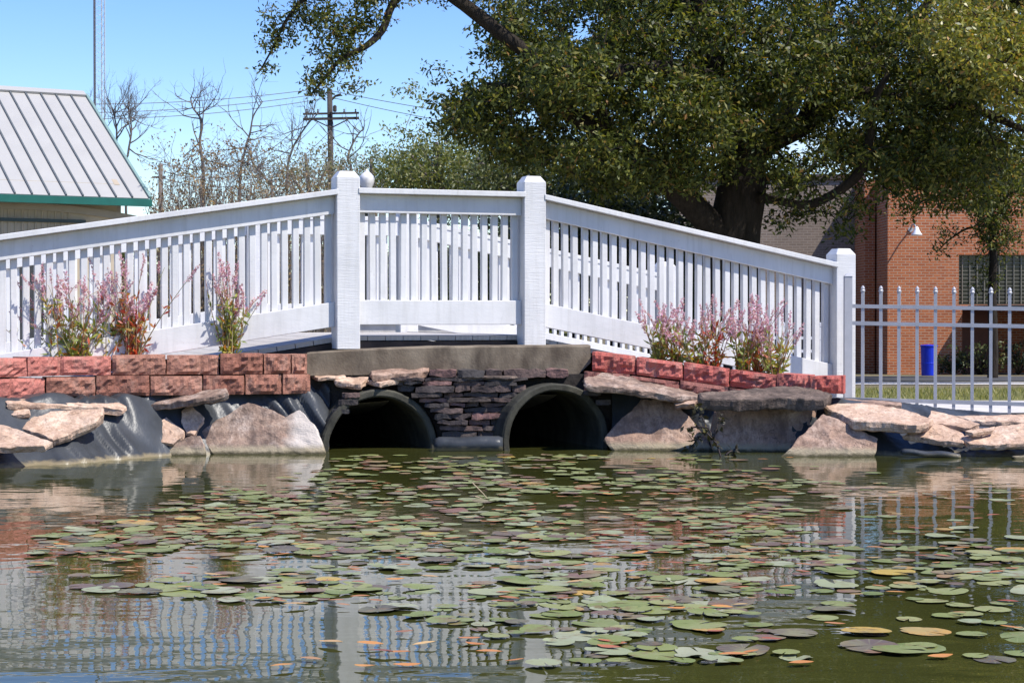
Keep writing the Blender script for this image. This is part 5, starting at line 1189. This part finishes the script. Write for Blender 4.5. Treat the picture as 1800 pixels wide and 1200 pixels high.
pads += [(P(1523, 1126, 1).x * 5.42, 5.42, .155, 'yellow', 1523, 1126), (P(1612, 1153, 1).x * 5.17, 5.17, .175, 'green', 1612, 1153), (P(1790, 1133, 1).x * 5.35, 5.35, .19, 'green', 1790, 1133)]
pads.sort(key=lambda q: -q[2] / q[1] * (q[2] / q[1] ** 2))
LOOK = {'green': 'green lily pad', 'brown': 'brown lily pad', 'pale': 'pale curled lily pad', 'yellow': 'yellow lily pad'}
pad_items, leaf_items = [], []
COLS = [(330, 'below the brown block wall'), (590, 'below the peaked slab'), (780, 'below the left culvert'), (1090, 'below the right culvert'), (1440, 'below the leaning pink slabs'), (9999, 'below the iron fence')]
ROWS = [(850, 'by the bank'), (920, 'in the far band'), (1000, 'in the middle band'), (1085, 'in the near band'), (9999, 'nearest the camera')]
def where(px, py): return next(t for a, t in COLS if px < a) + ' ' + next(t for a, t in ROWS if py < a)
ORD = ['leftmost', 'second from left', 'third from left', 'fourth from left', 'fifth from left', 'sixth from left', 'seventh from left', 'eighth from left', 'ninth from left', 'tenth from left', 'eleventh from left', 'twelfth from left', 'thirteenth from left', 'fourteenth from left', 'fifteenth from left', 'sixteenth from left', 'seventeenth from left', 'eighteenth from left', 'nineteenth from left', 'twentieth from left']
def single_out(items, cat, grp):
    """items: (object, look, px, py); repeats of one look in one place are told apart by their order from the left"""
    cells = {}
    for it in items: cells.setdefault((it[1], where(it[2], it[3])), []).append(it)
    for (look, plc), its in cells.items():
        its.sort(key=lambda q: q[2]); n = len(its)
        for k, it in enumerate(its):
            sfx = '' if n == 1 else (', ' + ('rightmost' if k == n - 1 else ORD[min(k, 19)]))
            tag(it[0], look + ' ' + plc + sfx, cat, grp)
stuff = MB()
for i, (x, y, s_, kd, px, py) in enumerate(pads):
    me = MESH[kd][lr.randrange(8)]; a = lr.uniform(0, 6.283); zz = .022 + .0022 * (i % 5)
    tx, ty = lr.gauss(0, .022), lr.gauss(0, .022)
    if i < 300:
        o = link('lily_pad', me, None, (x, y, zz), (tx, ty, a), (s_, s_, s_ * lr.uniform(.5, 1.4)))
        pad_items.append((o, ('small ' if s_ < .10 else ('large ' if s_ > .145 else '')) + LOOK[kd], px, py))
    else:
        M_ = Matrix.Translation((x, y, zz)) @ Matrix.Rotation(a, 4, 'Z') @ Matrix.Scale(s_, 4)
        stuff.add([M_ @ v.co for v in me.vertices], [tuple(p.vertices) for p in me.polygons])
single_out(pad_items, 'lily pad', 'lily pads floating on the pond')
PADS = pad_mat('lily_pad_mixed', [(0, (0.125, 0.16, 0.035)), (0.45, (0.19, 0.215, 0.07)), (0.6, (0.25, 0.28, 0.15)), (0.72, (0.13, 0.085, 0.055)), (0.95, (0.20, 0.095, 0.06)), (1, (0.42, 0.28, 0.06))], True)
tag(stuff.build('lily_pads', PADS, smooth=True), 'smaller farther lily pads spread over the pond', 'lily pads', kind='stuff')

# fallen leaves on the water
def fleaf(seed):
    rg = random.Random(seed); vs_ = []; n = 7
    for i in range(n):
        t = i / (n - 1); wdt = .24 * math.sin(math.pi * min(1, t * .96 + .02)) ** .7; b = .025 * math.sin(t * 3 + seed)
        vs_ += [(t - .5, -wdt + .03 * rg.random(), b + .02), (t - .5, 0, b), (t - .5, wdt - .03 * rg.random(), b + .025)]
    fs_ = []
    for i in range(n - 1): fs_ += [(3 * i, 3 * i + 3, 3 * i + 4, 3 * i + 1), (3 * i + 1, 3 * i + 4, 3 * i + 5, 3 * i + 2)]
    m_ = MB(); m_.add(vs_, fs_); return m_
def fl_mat(name, stops, island=False):
    m = Mat(name, .5, .4); m.col(m.ramp(m.island() if island else m.rnd(), stops)); return m.m
ORG = fl_mat('fallen_leaf', [(0, (0.42, 0.16, 0.04)), (0.4, (0.50, 0.24, 0.06)), (0.7, (0.34, 0.09, 0.04)), (0.9, (0.55, 0.36, 0.14)), (1, (0.2, 0.06, 0.035))])
ORGS = fl_mat('fallen_leaf_many', [(0, (0.32, 0.12, 0.04)), (0.4, (0.38, 0.17, 0.06)), (0.7, (0.28, 0.07, 0.035)), (0.9, (0.45, 0.30, 0.12)), (1, (0.16, 0.05, 0.03))], True)
FLM = [fleaf(i).mesh('fallen_leaf', ORG, True) for i in range(4)]
FLS = [fleaf(i) for i in range(4)]
spots = [(462, 1068), (520, 1078), (480, 1005), (385, 1042), (668, 1164), (650, 1150), (700, 1165), (715, 1188), (545, 1178), (580, 1147), (825, 1140), (835, 1150), (860, 1165), (745, 1150), (710, 1128), (1190, 1085), (1385, 1046), (1270, 1083), (1075, 1146), (1070, 1155), (1290, 1170), (1320, 1165), (1780, 1120), (1655, 1172), (440, 965), (1660, 880), (905, 1180), (640, 1190), (495, 1190), (1410, 1185)]
fl = []
for (px, py) in spots:
    Y = F * EYE / (py - 560); fl.append(((px - 900) / F * Y, Y, lr.uniform(.055, .085), px, py))
big = len(fl)
while len(fl) < 520:
    Y = 5.2 + 7 * lr.random(); x = (lr.random() - .5) * 2 * .30 * Y; px, py = 900 + F * x / Y, 560 + F * EYE / Y
    lx = interp(py, LEFT); 
    if px < lx - 60 or lr.random() > .75 * max(.15, density(px, py)) * (1.3 if 850 < py < 1010 else .5): continue
    fl.append((x, Y, lr.uniform(.035, .075), px, py))
fs_m = MB()
for i, (x, y, s_, px, py) in enumerate(fl):
    a = lr.uniform(-.6, .6) + (math.pi if lr.random() < .5 else 0)
    if i < big + 50:
        o = link('fallen_leaf', FLM[i % 4], None, (x, y, .031), (lr.gauss(0, .05), lr.gauss(0, .05), a), (s_, s_, s_)); leaf_items.append((o, 'floating ' + ('small ' if s_ < .07 else '') + 'orange leaf', px, py))
    else:
        M_ = Matrix.Translation((x, y, .029 + .004 * lr.random())) @ Matrix.Rotation(a, 4, 'Z') @ Matrix.Scale(s_, 4); fs_m.add([M_ @ Vector(p) for p in FLS[i % 4].v], FLS[i % 4].f)
single_out(leaf_items, 'leaf', 'fallen leaves floating on the pond')
tag(fs_m.build('leaf_litter', ORGS, smooth=True), 'red brown leaf litter floating among the lily pads', 'leaf litter', kind='stuff')
# thin dead twig standing out of the water
m_ = MB(); tw_b = P(855, 885, 9.4)
for pts in ([(835, 872), (858, 880), (900, 885)], [(830, 848), (850, 868), (862, 884)], [(862, 884), (880, 878), (895, 888)], [(812, 892), (840, 884), (866, 886)]):
    m_.tube([P(a, b, 9.42 + .01 * i) for i, (a, b) in enumerate(pts)], [.0035, .003, .002], 5)
tag(m_.build('twig', simple('pale_twig', (.42, .33, .22), .8), origin=tw_b), 'thin pale dead twig sticking out of the water before the culverts', 'twig')
